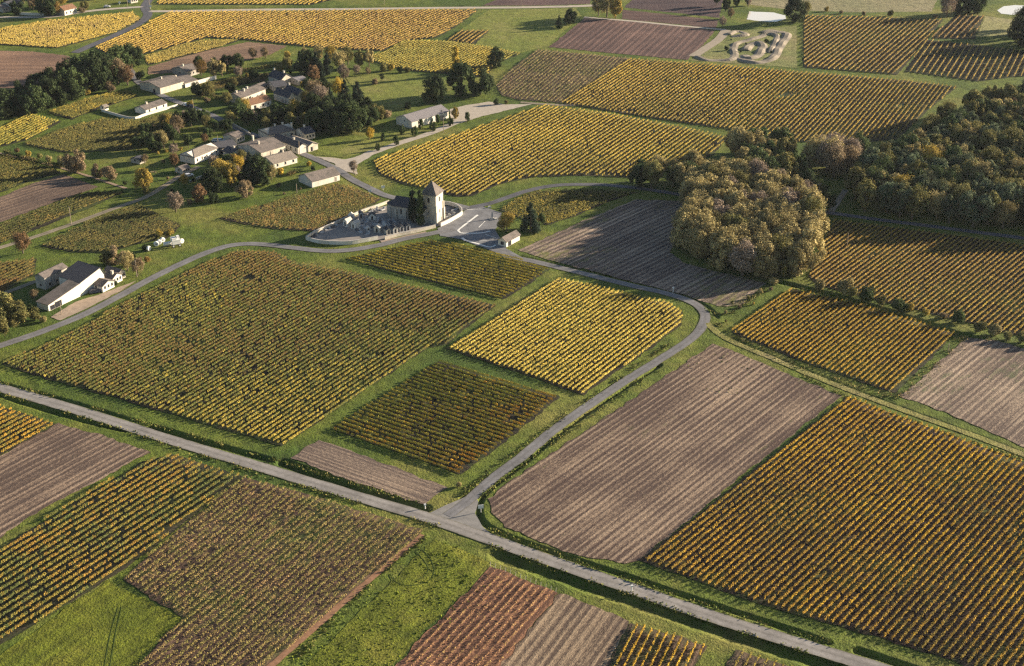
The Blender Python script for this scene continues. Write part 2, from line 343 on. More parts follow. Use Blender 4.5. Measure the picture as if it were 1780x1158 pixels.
road('track', 'twin rut track entering the wood', [(1445, 368), (1458, 348), (1470, 330)], 2.6, M['road_track'], .05, 'track')
road('track', 'reddish earth track beside the withered vineyard', [(735, 930), (690, 968), (600, 1045), (520, 1115), (440, 1185)], 1.8, M['red_dirt'], .05, 'track')
road('track', 'narrow pale track between the far ploughed fields', [(905, 178), (960, 182), (1000, 183)], 3, M['road_track'], .05, 'track')
road('track', 'pale earth track along the purple ploughed field', [(1015, 30), (1100, 37), (1180, 45), (1262, 52)], 3.5, M['gravel'], .06, 'track')
road('track', 'sandy service track beside the dirt bike circuit', [(1262, 52), (1250, 68), (1225, 85), (1205, 98)], 6, plain('sandy_track', (.33, .28, .22), .15, .3), .05, 'track')
road('path', 'narrow path along the garden edge left of the village', [(-20, 262), (60, 280), (110, 293), (160, 308), (220, 328)], 1.6, M['dirt'], .05, 'path')
# parking bay kerb lines
for i, (pts, wd) in enumerate([([(830, 374), (812, 388), (796, 401), (800, 405), (815, 406), (840, 405), (852, 402)], 1.0), ([(803, 414), (808, 418), (830, 424), (852, 430), (862, 426)], 1.0), ([(832, 396), (843, 385)], .35), ([(833, 420), (858, 417)], .3), ([(812, 365), (835, 364)], .45), ([(843, 408), (865, 415)], .4)]):
    road('road_marking', ['long pale kerb line round the upper parking bays', 'pale kerb line round the lower parking bays', 'short white bay line near the stone cross', 'thin white bay line beside the small shelter', 'white give way line at the top of the square', 'faint white line pointing to the small shelter'][i], pts, wd, M['marking'], .10 + i * .004, 'road marking')

def pang(a, b_):                               # ground angle of a pixel line
    p, q = P(*a), P(*b_); return math.atan2(q.y - p.y, q.x - p.x)
SOIL = dict(dark=(.165, .115, .085), light=(.43, .34, .26))
sheet('field', 'large striped brown stubble field inside the bend of the lane', [(851, 868), (868, 851), (960, 787), (1060, 720), (1160, 652), (1205, 620), (1242, 598), (1340, 638), (1462, 688), (1290, 826), (1112, 975), (1085, 980), (1000, 964), (930, 938), (880, 916), (856, 893)],
      soil_mat('striped_stubble', (.17, .115, .090), (.46, .365, .28), pang((1105, 978), (1462, 688)), 2.0, (.11, .12, .045), .66), .03)
sheet('field', 'small bare sandy plot beside the road ditch', [(508, 795), (530, 778), (555, 765), (620, 787), (778, 848), (735, 876), (620, 840)], soil_mat('harrowed_sandy_soil', (.26, .20, .155), (.42, .34, .27), pang((508, 795), (735, 876)), 1.6, None, 0, .25, .1), .03)
sheet('field', 'pale soil field with a weedy patch at the right edge', [(1565, 690), (1620, 640), (1680, 587), (1730, 592), (1900, 640), (1900, 850), (1780, 778), (1640, 715)], soil_mat('pale_stubble', (.24, .18, .14), (.52, .43, .34), pang((1640, 715), (1780, 600)), 2.2, (.09, .11, .05), .6), .03)
sheet('field', 'grey brown soil field in the shade of the copse', [(900, 435), (1000, 390), (1105, 347), (1205, 350), (1180, 400), (1165, 440), (1190, 458), (1330, 492), (1290, 530), (1250, 533), (1180, 510), (1040, 474), (960, 454)], soil_mat('shaded_stubble', (.20, .155, .13), (.56, .46, .37), pang((900, 435), (1100, 347)), 2.6, (.16, .16, .05), .6), .03)
sheet('field', 'striped pale stubble field at the lower left', [(-90, 835), (0, 792), (100, 736), (180, 758), (262, 786), (160, 840), (60, 893), (0, 935), (-90, 985)], soil_mat('left_stubble', (.20, .145, .11), (.45, .35, .27), pang((0, 935), (262, 786)), 2.4, (.17, .16, .05), .67), .03)
sheet('field', 'reddish brown newly planted plot at the bottom', [(640, 1205), (685, 1158), (770, 1072), (852, 985), (972, 1030), (920, 1095), (870, 1158), (835, 1205)], soil_mat('red_brown_soil', (.21, .11, .07), (.42, .23, .14), pang((685, 1158), (852, 985)), 1.9), .03)
sheet('field', 'straw coloured stubble plot between the reddish plot and the small vineyard', [(835, 1205), (870, 1158), (922, 1095), (974, 1031), (1095, 1080), (1055, 1158), (1028, 1205)], soil_mat('straw_stubble', (.20, .145, .105), (.45, .36, .26), pang((870, 1158), (972, 1030)), 2.2, (.15, .14, .06), .68), .034)
sheet('field', 'bright green cover crop strip with curved tyre marks', [(480, 1210), (530, 1158), (640, 1052), (752, 940), (790, 950), (855, 978), (770, 1066), (685, 1152), (630, 1210)], M['cover'], .03)
sheet('field', 'bright green mown plot in the bottom left corner', [(-90, 1240), (0, 1140), (110, 1062), (188, 1010), (250, 1040), (315, 1072), (230, 1158), (170, 1230)], M['cover'], .034)
sheet('field', 'purple brown ploughed field beside the bike circuit', [(955, 82), (1018, 30), (1130, 40), (1243, 53), (1220, 80), (1195, 104), (1080, 94)], soil_mat('purple_plough', (.15, .095, .085), (.27, .175, .155), pang((1195, 104), (1245, 52)), 4, None, 0, .5, .2), .03)
sheet('field', 'thin purple plough strip behind the larger one', [(1080, 33), (1083, 17), (1160, 25), (1248, 35), (1245, 49)], soil_mat('purple_plough_strip', (.13, .08, .075), (.22, .145, .13), 0, 4, None, 0, .5, .2), .034)
sheet('field', 'dark ploughed field in shade at the top edge', [(1084, 13), (1105, -5), (1258, -8), (1250, 31), (1160, 21)], soil_mat('dark_plough', (.10, .07, .08), (.17, .12, .12), 0, 4, None, 0, .5, .2), .03)
sheet('field', 'dark brown ploughed field on the far side of the straight road', [(838, 10), (880, -8), (1030, -10), (1025, 7), (930, 10)], soil_mat('far_plough', (.14, .09, .09), (.22, .15, .14), 0, 4, None, 0, .5, .2), .03)
sheet('field', 'bare brown field behind the left tree belt', [(-90, 88), (0, 88), (60, 90), (118, 97), (150, 115), (80, 150), (-90, 160)], soil_mat('left_far_soil', (.30, .19, .13), (.44, .29, .20), 0, 3, None, 0, .4, .15), .03)
sheet('field', 'bare brown strip above the stone barns', [(257, 130), (258, 116), (300, 104), (360, 88), (430, 73), (500, 80), (470, 95), (400, 112), (330, 124)], soil_mat('strip_soil', (.30, .20, .13), (.42, .29, .20), .3, 3, None, 0, .4, .15), .03)
sheet('field', 'bare greyish field left of the village in low light', [(-40, 355), (0, 343), (60, 318), (110, 303), (172, 325), (100, 350), (0, 386), (-40, 396)], soil_mat('village_soil', (.22, .16, .12), (.38, .28, .21), pang((0, 380), (165, 325)), 3, None, 0, .4, .2), .03)
sheet('meadow', 'light green mown meadow beyond the yellow vineyards', [(800, 52), (850, 18), (1000, 14), (1012, 28), (950, 80), (905, 92), (860, 84), (830, 78)], M['lawn'], .02)
sheet('meadow', 'sunlit park lawn between the tall oaks and the village trees', [(600, 135), (700, 125), (770, 135), (790, 155), (740, 175), (690, 190), (640, 180)], M['lawn'], .02)
sheet('meadow', 'grassy verge triangle between the gravel drive and the houses', [(545, 268), (560, 255), (640, 235), (690, 225), (740, 228), (690, 246), (640, 262), (600, 274)], M['lawn'], .02)
sheet('meadow', 'pale green field beyond the pond', [(1380, 18), (1300, 8), (1290, -30), (1640, -30), (1620, 20), (1500, 22)], grass_mat('pale_far_grass', (.26, .25, .13), (.30, .27, .15), (.33, .29, .18)), .02)
sheet('meadow', 'small pale meadow at the top right', [(1698, 64), (1712, 28), (1760, 34), (1758, 62)], grass_mat('pale_meadow_grass', (.28, .28, .11), (.32, .31, .13), (.34, .31, .15)), .02)
sheet('meadow', 'mown grass around the dirt bike circuit', [(1200, 105), (1262, 55), (1385, 45), (1385, 118)], grass_mat('circuit_grass', (.17, .20, .06), (.24, .25, .09), (.30, .26, .12)), .02)
sheet('pond', 'rectangular pond at the top with sky glare painted into its colour', [(1298, 34), (1302, 20), (1345, 22), (1365, 27), (1366, 33), (1350, 38), (1320, 37)], M['water'], .05, 'pond')
sheet('pond', 'small pond with painted sky glare in the top right corner', [(1733, 18), (1745, 11), (1765, 9), (1785, 10), (1785, 22), (1760, 26), (1740, 24)], M['water'], .05, 'pond')
# curved tyre marks in the cover crop
for a, lab in (([(722, 958), (737, 975), (745, 990), (738, 1002), (720, 1010)], 'inner curved tyre mark in the bright green strip'), ([(733, 955), (748, 972), (755, 992), (748, 1008), (730, 1016), (705, 1018), (685, 1010), (678, 998)], 'outer looping tyre mark in the bright green strip'), ([(180, 1170), (190, 1110), (205, 1055)], 'left tyre mark in the bottom left plot'), ([(190, 1170), (199, 1110), (211, 1055)], 'right tyre mark in the bottom left plot')):
    road('tyre_mark', lab, a, .35, plain('crushed_grass', (.05, .075, .012), .3), .06, 'tyre mark')

# ------------------------------------------------------------ vineyards
GOLD = [(.68, .53, .11), (.74, .57, .12), (.46, .38, .08)]
ORANGE = [(.66, .43, .045), (.48, .29, .045), (.30, .22, .05)]
OLIVE = [(.20, .19, .05), (.34, .28, .06), (.15, .16, .045)]
RUST = [(.20, .12, .045), (.14, .13, .04), (.26, .18, .05)]
BROWN = [(.24, .17, .09), (.19, .18, .065), (.30, .23, .10)]
DARKG = [(.13, .15, .045), (.30, .24, .05), (.36, .22, .045)]
ROWS = []; VY = []
def clip(poly, a, d):                          # intervals of the line a + t d inside the polygon
    ts = []
    for i in range(len(poly)):
        p, q = poly[i], poly[(i + 1) % len(poly)]; e = q - p; den = d[0] * e[1] - d[1] * e[0]
        if abs(den) < 1e-9: continue
        w_ = p - a; u = (w_[0] * d[1] - w_[1] * d[0]) / den
        if 0 <= u < 1: ts.append((w_[0] * e[1] - w_[1] * e[0]) / den)
    ts.sort(); return list(zip(ts[::2], ts[1::2]))
def vines(label, where, poly, l0, pal, sp=1.9, l1=None, gap=.03, patch=22, mixw=.5, soil=None, h=1.2, dens=1.0, zone=None, rnd=.22, wd=.12, hole=0.0, ground=True):
    pg = Q(poly); p0, q0 = Q(l0); d0 = q0 - p0; ang = math.atan2(d0[1], d0[0])
    if ground:
        sm = soil_mat('soil_' + label[:18].replace(' ', '_'), *(soil or ((.034, .034, .022), (.075, .064, .042))), ang, sp, (.06, .085, .022), .56, .3, .2)
        sheet('vineyard_soil', 'earth and grass strips under the ' + where, poly, sm, .03, 'field', .3)
    n = np.array([-d0[1], d0[0]]) / np.linalg.norm(d0)
    if l1 is None: p1, q1 = p0 + n * 10, q0 + n * 10
    else: p1, q1 = Q(l1)
    dm = (q0 - p0) / np.linalg.norm(q0 - p0) + (q1 - p1) / np.linalg.norm(q1 - p1); dm /= np.linalg.norm(dm)
    dist = abs((p1 - p0) @ n); dt = sp / dist; k = 0
    gid = len(VY); VY.append((label, where, pal, h, dens, patch, mixw, zone, rnd, wd))
    c = pg.mean(0); rad = np.abs(pg - c).max() * 2.2 + abs(((p0 - c) @ n))
    N = int(rad / sp) + 3
    for i in range(-N, N):
        a = p0 + (p1 - p0) * i * dt; b2 = q0 + (q1 - q0) * i * dt; d = b2 - a; d /= np.linalg.norm(d)
        if abs((a - p0) @ n) > rad * 3 or d @ dm < .90: continue
        for t0, t1 in clip(pg, a, d):
            if t1 - t0 < 3: continue
            e0, e1 = rng.uniform(0, 1.0, 2); L = t1 - t0 - e0 - e1
            m = int(L / .95)
            if m < 3: continue
            t = t0 + e0 + (np.arange(m) + .5) / m * L
            X = a[0] + d[0] * t; Y = a[1] + d[1] * t
            hn = fbm(X, Y, 7, 50 + gid)
            keep = (rng.random(m) > gap) & (hn > hole) if hole else rng.random(m) > gap
            X, Y = X[keep], Y[keep]
            if len(X) < 3: continue
            px, py, s = proj(X, Y, .9); vis = (px > -5) & (px < 1785) & (py > -5) & (py < 1163)
            if not ((px > -160) & (px < 1940) & (py > -60) & (py < 1260)).any(): continue
            ROWS.append((float((s[vis] ** 2).sum()), gid, X, Y, d, float(s.mean())))
def leaves(row):
    _, gid, X, Y, d, s = row; label, where, pal, h, dens, patch, mixw, zone, rnd, wd = VY[gid]
    if s > 4.9: npm, sz = 46, .22
    elif s > 4.2: npm, sz = 34, .25
    elif s > 3.3: npm, sz = 24, .30
    elif s > 2.8: npm, sz = 15, .38
    else: npm, sz = 11, .44
    npm = max(2, int(npm * dens)); m = len(X)
    v = .5 + (fbm(X, Y, patch, 100 + gid) - .5) * 2.6 * mixw + rng.normal(0, rnd, m)
    if zone: v = v + zone(X, Y)
    v = np.clip(v, 0, 1) * 2; pl = np.array(pal); i0 = np.clip(v.astype(int), 0, 1); f = (v - i0)[:, None]
    C = pl[i0] * (1 - f) + pl[i0 + 1] * f; C = C * rng.uniform(.80, 1.12, (m, 1))
    vig = rng.uniform(.85, 1.08, m)
    C = np.repeat(C, npm, 0) * rng.uniform(.7, 1.3, (m * npm, 1)); Xr = np.repeat(X, npm); Yr = np.repeat(Y, npm); K = m * npm; vg = np.repeat(vig, npm)
    al = rng.uniform(-.55, .55, K); la = rng.normal(0, wd, K); zz = h * vg * (.30 + .68 * rng.random(K) ** .75)
    cen = np.stack([Xr + d[0] * al - d[1] * la, Yr + d[1] * al + d[0] * la, zz], 1)
    nr = np.stack([-d[1] * np.sign(la + 1e-6), d[0] * np.sign(la + 1e-6), np.full(K, .30)], 1) + rng.normal(0, 1, (K, 3)) * (.32 + .75 * np.clip(zz / h - .55, 0, 1))[:, None]
    return quads(cen, nr, sz * rng.uniform(.75, 1.25, K)), np.repeat(C, 4, 0)
def quads(cen, nr, size):
    nr = nr / (np.linalg.norm(nr, axis=1)[:, None] + 1e-9); K = len(cen)
    r = rng.normal(0, 1, (K, 3)); u = np.cross(nr, r); u /= np.linalg.norm(u, axis=1)[:, None] + 1e-9; v = np.cross(nr, u)
    hs = (size / 2)[:, None]; asp = rng.uniform(.6, 1, (K, 1))
    return np.stack([cen - u * hs - v * hs * asp, cen + u * hs - v * hs * asp * .6, cen + u * hs * .8 + v * hs * asp, cen - u * hs * .7 + v * hs * asp], 1).reshape(-1, 3)

gx = lambda x, y: P(x, y)
def zline(a, b_, w_, amp):                       # palette shift that grows across a line given in px
    pa, pb = P(*a), P(*b_); dx, dy = pb.x - pa.x, pb.y - pa.y; L = math.hypot(dx, dy)
    return lambda X, Y: amp * np.tanh(((X - pa.x) * dx + (Y - pa.y) * dy) / L / w_)
vines('orange gold vine row in the large vineyard filling the bottom right', 'bottom right vineyard', [(1472, 690), (1112, 975), (1240, 1022), (1353, 1060), (1520, 1106), (1680, 1158), (1800, 1205), (1990, 1210), (1990, 890), (1785, 806), (1620, 744)], [(1112, 975), (1470, 690)], ORANGE, 1.78, patch=26, mixw=.45, zone=zline((1420, 860), (1260, 980), 40, .28), soil=((.04, .027, .026), (.085, .055, .045)), wd=.15, h=1.3)
vines('bright yellow vine row in the square vineyard inside the lane bend', 'bright yellow vineyard', [(775, 606), (968, 484), (1040, 499), (1100, 514), (1160, 526), (1188, 545), (1184, 566), (1130, 607), (1070, 648), (1015, 687), (900, 648)], [(775, 606), (968, 484)], GOLD, 1.85, patch=15, mixw=.35, wd=.15, h=1.3)
vines('rusty olive vine row in the wide vineyard left of centre', 'wide left vineyard', [(2, 633), (95, 592), (200, 537), (330, 470), (412, 436), (475, 438), (520, 458), (600, 471), (700, 495), (862, 531), (775, 600), (742, 605), (492, 776), (380, 744), (200, 692), (60, 652)], [(490, 776), (742, 605)], [(.23, .16, .05), (.155, .172, .045), (.46, .36, .068)], 1.9, patch=40, mixw=.4, gap=.08, hole=.16, h=1.15, wd=.11, zone=zline((640, 630), (720, 700), 32, .36))
vines('mottled green vine row in the strip vineyard below the square', 'strip vineyard below the church square', [(600, 450), (680, 432), (750, 418), (800, 427), (890, 448), (955, 468), (915, 497), (875, 520), (780, 497), (690, 474)], [(600, 450), (875, 520)], [(.38, .35, .08), (.64, .52, .10), (.36, .33, .07)], 2.3, patch=14, mixw=.4, h=1.0, wd=.12)
vines('dark green and orange vine row in the small block above the sandy plot', 'small dark vineyard block', [(575, 745), (668, 686), (762, 628), (870, 658), (972, 690), (900, 752), (802, 825), (690, 786)], [(575, 745), (802, 825)], [(.36, .35, .07), (.52, .42, .08), (.60, .36, .06)], 2.1, patch=14, mixw=.5, gap=.08, hole=.2, h=1.05, zone=zline((840, 740), (905, 780), 12, .3))
vines('amber vine row in the block between the hedge and the grass track', 'amber block at the right', [(1270, 578), (1325, 538), (1378, 503), (1500, 531), (1660, 580), (1610, 632), (1555, 684), (1400, 631)], [(1270, 578), (1378, 503)], [(.56, .38, .06), (.50, .32, .05), (.36, .27, .05)], 1.78, patch=20, mixw=.4)
vines('yellow vine row in the right hand vineyard below the wood', 'vineyard below the wood', [(1405, 482), (1425, 435), (1450, 382), (1600, 402), (1950, 448), (1950, 640), (1780, 586), (1560, 531), (1430, 498)], [(1413, 467), (1453, 438)], [(.60, .44, .075), (.42, .27, .08), (.54, .37, .07)], 1.9, [(1707, 563), (1779, 502)], patch=30, mixw=.4, zone=zline((1560, 470), (1700, 500), 35, -.1), wd=.11, gap=.02, h=1.1)
vines('golden vine row in the long vineyard beyond the purple plot', 'long vineyard under the purple plough', [(977, 180), (1040, 140), (1098, 103), (1250, 113), (1400, 126), (1560, 139), (1664, 151), (1610, 195), (1560, 242), (1480, 250), (1370, 246), (1270, 226), (1130, 205)], [(977, 180), (1098, 103)], [(.55, .39, .08), (.46, .33, .08), (.30, .24, .06)], 2.3, patch=30, mixw=.45, gap=.05, hole=.22)
vines('bright gold vine row in the vineyard curving along the church lane', 'vineyard behind the church', [(649, 280), (690, 265), (800, 232), (880, 205), (945, 183), (1060, 198), (1180, 220), (1266, 239), (1240, 270), (1180, 292), (1120, 310), (1095, 309), (1000, 305), (930, 308), (870, 320), (820, 341), (795, 342), (700, 320), (658, 302)], [(800, 342), (880, 293)], [(.62, .45, .085), (.50, .38, .08), (.34, .27, .06)], 2.4, patch=26, mixw=.5, gap=.04, hole=.2)
vines('golden vine row in the far vineyard beside the tree with the pond', 'far right vineyard', [(1397, 27), (1520, 30), (1640, 34), (1600, 82), (1560, 130), (1480, 124), (1397, 117)], [(1400, 112), (1450, 74)], [(.52, .36, .09), (.45, .32, .09), (.36, .26, .08)], 2.9, patch=30, mixw=.4)
vines('pale gold vine row in the far corner vineyard', 'far corner vineyard', [(1572, 124), (1612, 69), (1780, 88), (1860, 96), (1860, 130), (1760, 134), (1700, 142)], [(1573, 122), (1612, 70)], [(.55, .40, .10), (.50, .36, .10), (.40, .30, .09)], 3.4, patch=30, mixw=.3)
vines('brownish vine row in the small far block', 'small far block', [(1618, 67), (1662, 26), (1710, 28), (1695, 68)], [(1620, 66), (1660, 27)], [(.42, .27, .09), (.45, .30, .1), (.36, .24, .09)], 3.4)
vines('thin brown vine row in the fading vineyard under the purple field', 'fading vineyard near the oaks', [(862, 150), (890, 118), (935, 86), (1098, 102), (1040, 138), (977, 179), (905, 174), (872, 166)], [(905, 174), (1000, 95)], BROWN, 2.3, patch=20, mixw=.5, h=1.1, dens=.7, soil=((.24, .17, .11), (.38, .29, .19)), gap=.15)
vines('golden vine row in the long vineyard at the top', 'long vineyard at the top left', [(165, 84), (240, 48), (300, 21), (560, 19), (832, 17), (800, 42), (760, 66), (700, 72), (665, 89), (560, 84), (420, 69), (360, 66), (250, 95), (200, 100)], [(200, 96), (330, 38)], [(.60, .43, .09), (.52, .36, .09), (.40, .26, .09)], 2.8, [(560, 82), (650, 40)], patch=60, mixw=.5, zone=zline((480, 50), (620, 50), 40, .25), gap=.04)
vines('yellow green vine row in the vineyard above the park', 'vineyard above the park', [(625, 100), (665, 92), (705, 71), (780, 72), (860, 84), (905, 94), (860, 112), (845, 135), (790, 130), (700, 122)], [(700, 120), (760, 90)], [(.52, .40, .08), (.42, .35, .08), (.30, .28, .07)], 2.2, patch=18, mixw=.5)
vines('yellow vine row in the far left vineyard by the hamlet road', 'far left vineyard', [(-60, 50), (0, 50), (90, 36), (170, 28), (232, 22), (245, 34), (200, 58), (100, 84), (0, 78), (-60, 80)], [(0, 70), (170, 28)], [(.58, .42, .09), (.50, .38, .10), (.40, .28, .10)], 2.4, patch=22, mixw=.5, gap=.08)
vines('golden vine row beyond the straight far road', 'vineyard beyond the far road', [(270, 8), (300, -20), (700, -20), (570, 2), (540, 9)], [(300, 8), (360, -18)], [(.55, .40, .09), (.50, .36, .09), (.36, .28, .08)], 3)
vines('dark vine row in the tiny block on the light meadow', 'tiny block on the meadow', [(776, 71), (803, 53), (850, 54), (826, 77)], [(780, 71), (805, 54)], [(.42, .28, .08), (.36, .26, .08), (.30, .22, .07)], 3.0)
vines('olive vine row in the narrow strip above the bare brown strip', 'narrow strip above the stone barns', [(250, 100), (300, 84), (350, 71), (418, 70), (370, 86), (300, 103), (256, 114)], [(256, 112), (400, 72)], [(.50, .37, .09), (.36, .29, .08), (.28, .24, .07)], 2.2)
vines('yellow vine row on the slope at the left edge', 'yellow plot at the left edge', [(-60, 225), (0, 222), (50, 198), (106, 212), (50, 243), (0, 256), (-60, 262)], [(0, 250), (90, 205)], [(.55, .42, .08), (.36, .31, .06), (.20, .20, .05)], 2.2, patch=12, mixw=.5)
vines('yellow green vine row beside the walled white house', 'plot left of the walled white house', [(84, 196), (165, 168), (222, 158), (240, 168), (175, 188), (125, 208)], [(110, 205), (230, 164)], [(.44, .33, .06), (.20, .18, .045), (.13, .13, .035)], 2.2, patch=12, mixw=.5)
vines('olive vine row between the walled house and the gardens', 'olive plot above the gardens', [(40, 252), (110, 224), (180, 207), (240, 210), (300, 196), (316, 205), (310, 232), (220, 262), (110, 265)], [(110, 262), (300, 200)], [(.15, .14, .045), (.12, .12, .035), (.24, .20, .055)], 2.3, patch=14, mixw=.5, rnd=.3)
vines('dark vine row in the shaded plot at the left edge', 'shaded plot at the left edge', [(-60, 268), (0, 270), (55, 284), (108, 300), (55, 314), (0, 336), (-60, 350)], [(0, 330), (100, 298)], [(.09, .10, .03), (.12, .12, .035), (.22, .18, .05)], 2.2, patch=12)
vines('brownish vine row in the strip above the upper hamlet', 'strip above the upper hamlet', [(340, 150), (400, 138), (470, 128), (462, 140), (400, 152), (350, 160)], [(350, 158), (460, 136)], [(.16, .13, .05), (.22, .17, .06), (.13, .13, .04)], 2.2, patch=12)
vines('dark olive vine row beside the left farm track', 'dark strip beside the farm track', [(-40, 402), (0, 392), (100, 353), (155, 334), (216, 334), (165, 358), (90, 388), (0, 424), (-40, 436)], [(0, 415), (190, 340)], [(.09, .10, .03), (.13, .12, .04), (.28, .20, .055)], 2.2, patch=12, mixw=.5)
vines('dark green vine row in the block below the farm track', 'dark block below the farm track', [(70, 428), (150, 388), (240, 355), (316, 392), (290, 415), (225, 428), (190, 440), (120, 438)], [(110, 436), (290, 370)], [(.085, .10, .032), (.13, .125, .04), (.19, .16, .05)], 2.1, patch=10, mixw=.5, rnd=.3)
vines('reddish vine row at the left edge above the white farm', 'small plot at the left edge', [(-40, 462), (0, 458), (62, 450), (62, 476), (0, 512), (-40, 525)], [(0, 500), (62, 470)], RUST, 2.1)
vines('russet olive vine row in the plot beside the cemetery', 'plot beside the cemetery', [(382, 380), (470, 353), (585, 320), (625, 330), (662, 347), (610, 378), (560, 402), (500, 400), (440, 393)], [(470, 396), (640, 335)], [(.13, .135, .04), (.18, .16, .05), (.30, .20, .065)], 1.9, patch=10, mixw=.5, rnd=.3, soil=((.10, .075, .055), (.20, .14, .09)))
vines('yellow green vine row in the plot behind the conifer', 'plot behind the conifer', [(868, 366), (900, 345), (935, 333), (1020, 330), (1108, 334), (1060, 350), (1000, 376), (950, 392), (905, 380)], [(905, 380), (1060, 336)], [(.12, .13, .04), (.22, .20, .05), (.42, .33, .07)], 2.0, patch=10, mixw=.5, zone=zline((980, 355), (930, 380), 14, .3))
vines('orange yellow vine row at the left edge below the road', 'orange plot at the left edge', [(-90, 690), (0, 706), (50, 722), (97, 738), (40, 770), (-10, 795), (-90, 838)], [(0, 790), (96, 737)], [(.56, .36, .045), (.46, .27, .04), (.26, .22, .05)], 2.3, patch=12, mixw=.5)
vines('green and orange vine row in the dark vineyard at the lower left', 'dark vineyard at the lower left', [(-90, 995), (0, 955), (120, 878), (250, 803), (300, 790), (422, 828), (330, 902), (222, 986), (100, 1062), (0, 1122), (-90, 1180)], [(0, 1040), (300, 850)], DARKG, 2.25, patch=14, mixw=.55, gap=.06, rnd=.28, soil=((.055, .06, .03), (.12, .095, .07)), hole=.2)
vines('withered brown vine row in the sparse vineyard at the bottom', 'withered vineyard at the bottom', [(425, 829), (580, 873), (735, 922), (705, 955), (600, 1045), (500, 1130), (420, 1200), (200, 1230), (240, 1158), (318, 1072), (265, 1040), (214, 1006), (330, 905)], [(318, 1072), (520, 905)], [(.28, .21, .08), (.23, .215, .06), (.31, .21, .09)], 1.9, patch=12, mixw=.5, rnd=.3, gap=.08, h=1.1, dens=.5, soil=((.14, .09, .065), (.26, .175, .13)), wd=.26)
vines('yellow vine row in the small vineyard at the bottom edge', 'small vineyard at the bottom edge', [(1025, 1210), (1056, 1158), (1096, 1083), (1160, 1102), (1228, 1122), (1205, 1160), (1180, 1210)], [(1056, 1158), (1096, 1083)], [(.60, .40, .045), (.52, .32, .04), (.34, .27, .05)], 1.9, patch=8, mixw=.4, gap=.14, soil=((.13, .09, .065), (.25, .18, .13)))
vines('thin vine row in the last plot at the bottom edge', 'last plot at the bottom edge', [(1240, 1210), (1262, 1158), (1280, 1128), (1345, 1150), (1410, 1172), (1390, 1220)], [(1262, 1158), (1280, 1128)], [(.40, .30, .05), (.30, .24, .06), (.28, .18, .08)], 2.0, dens=.6, gap=.2, soil=((.15, .11, .07), (.27, .20, .14)))
vines('low straw coloured young vine row in the reddish plot', 'reddish plot of young vines', [(640, 1205), (687, 1156), (770, 1072), (852, 988), (968, 1032), (918, 1093), (866, 1158), (835, 1205)], [(687, 1156), (852, 988)], [(.42, .28, .12), (.36, .20, .10), (.48, .34, .12)], 1.9, h=.8, dens=.26, gap=.15, wd=.12, ground=False, rnd=.35)

ROWS.sort(key=lambda r: -r[0])
for r in ROWS[:300]:
    V, C = leaves(r); K = len(V) // 4; o0 = np.array([r[2][0], r[3][0], 0]); V = V - o0
    o = link('vine_row', npmesh('vine_row', V, np.arange(K * 4).reshape(K, 4), C), M['leaf']); o.location = o0
    tag(o, VY[r[1]][0], 'vine row', 'vine rows of the ' + VY[r[1]][1])
parts = [leaves(r) for r in ROWS[300:]]
V = np.concatenate([p[0] for p in parts]); C = np.concatenate([p[1] for p in parts]); K = len(V) // 4
tag(link('vine_rows', npmesh('vine_rows', V, np.arange(K * 4).reshape(K, 4), C), M['leaf']), 'hundreds of further autumn vine rows filling the more distant vineyards', 'vines', kind='stuff')
print('ROWS', len(ROWS), {VY[g][1]: sum(r[1] == g for r in ROWS) for g in range(5)}, 'far quads', K, 'cut', ROWS[299][0])
del parts, V, C

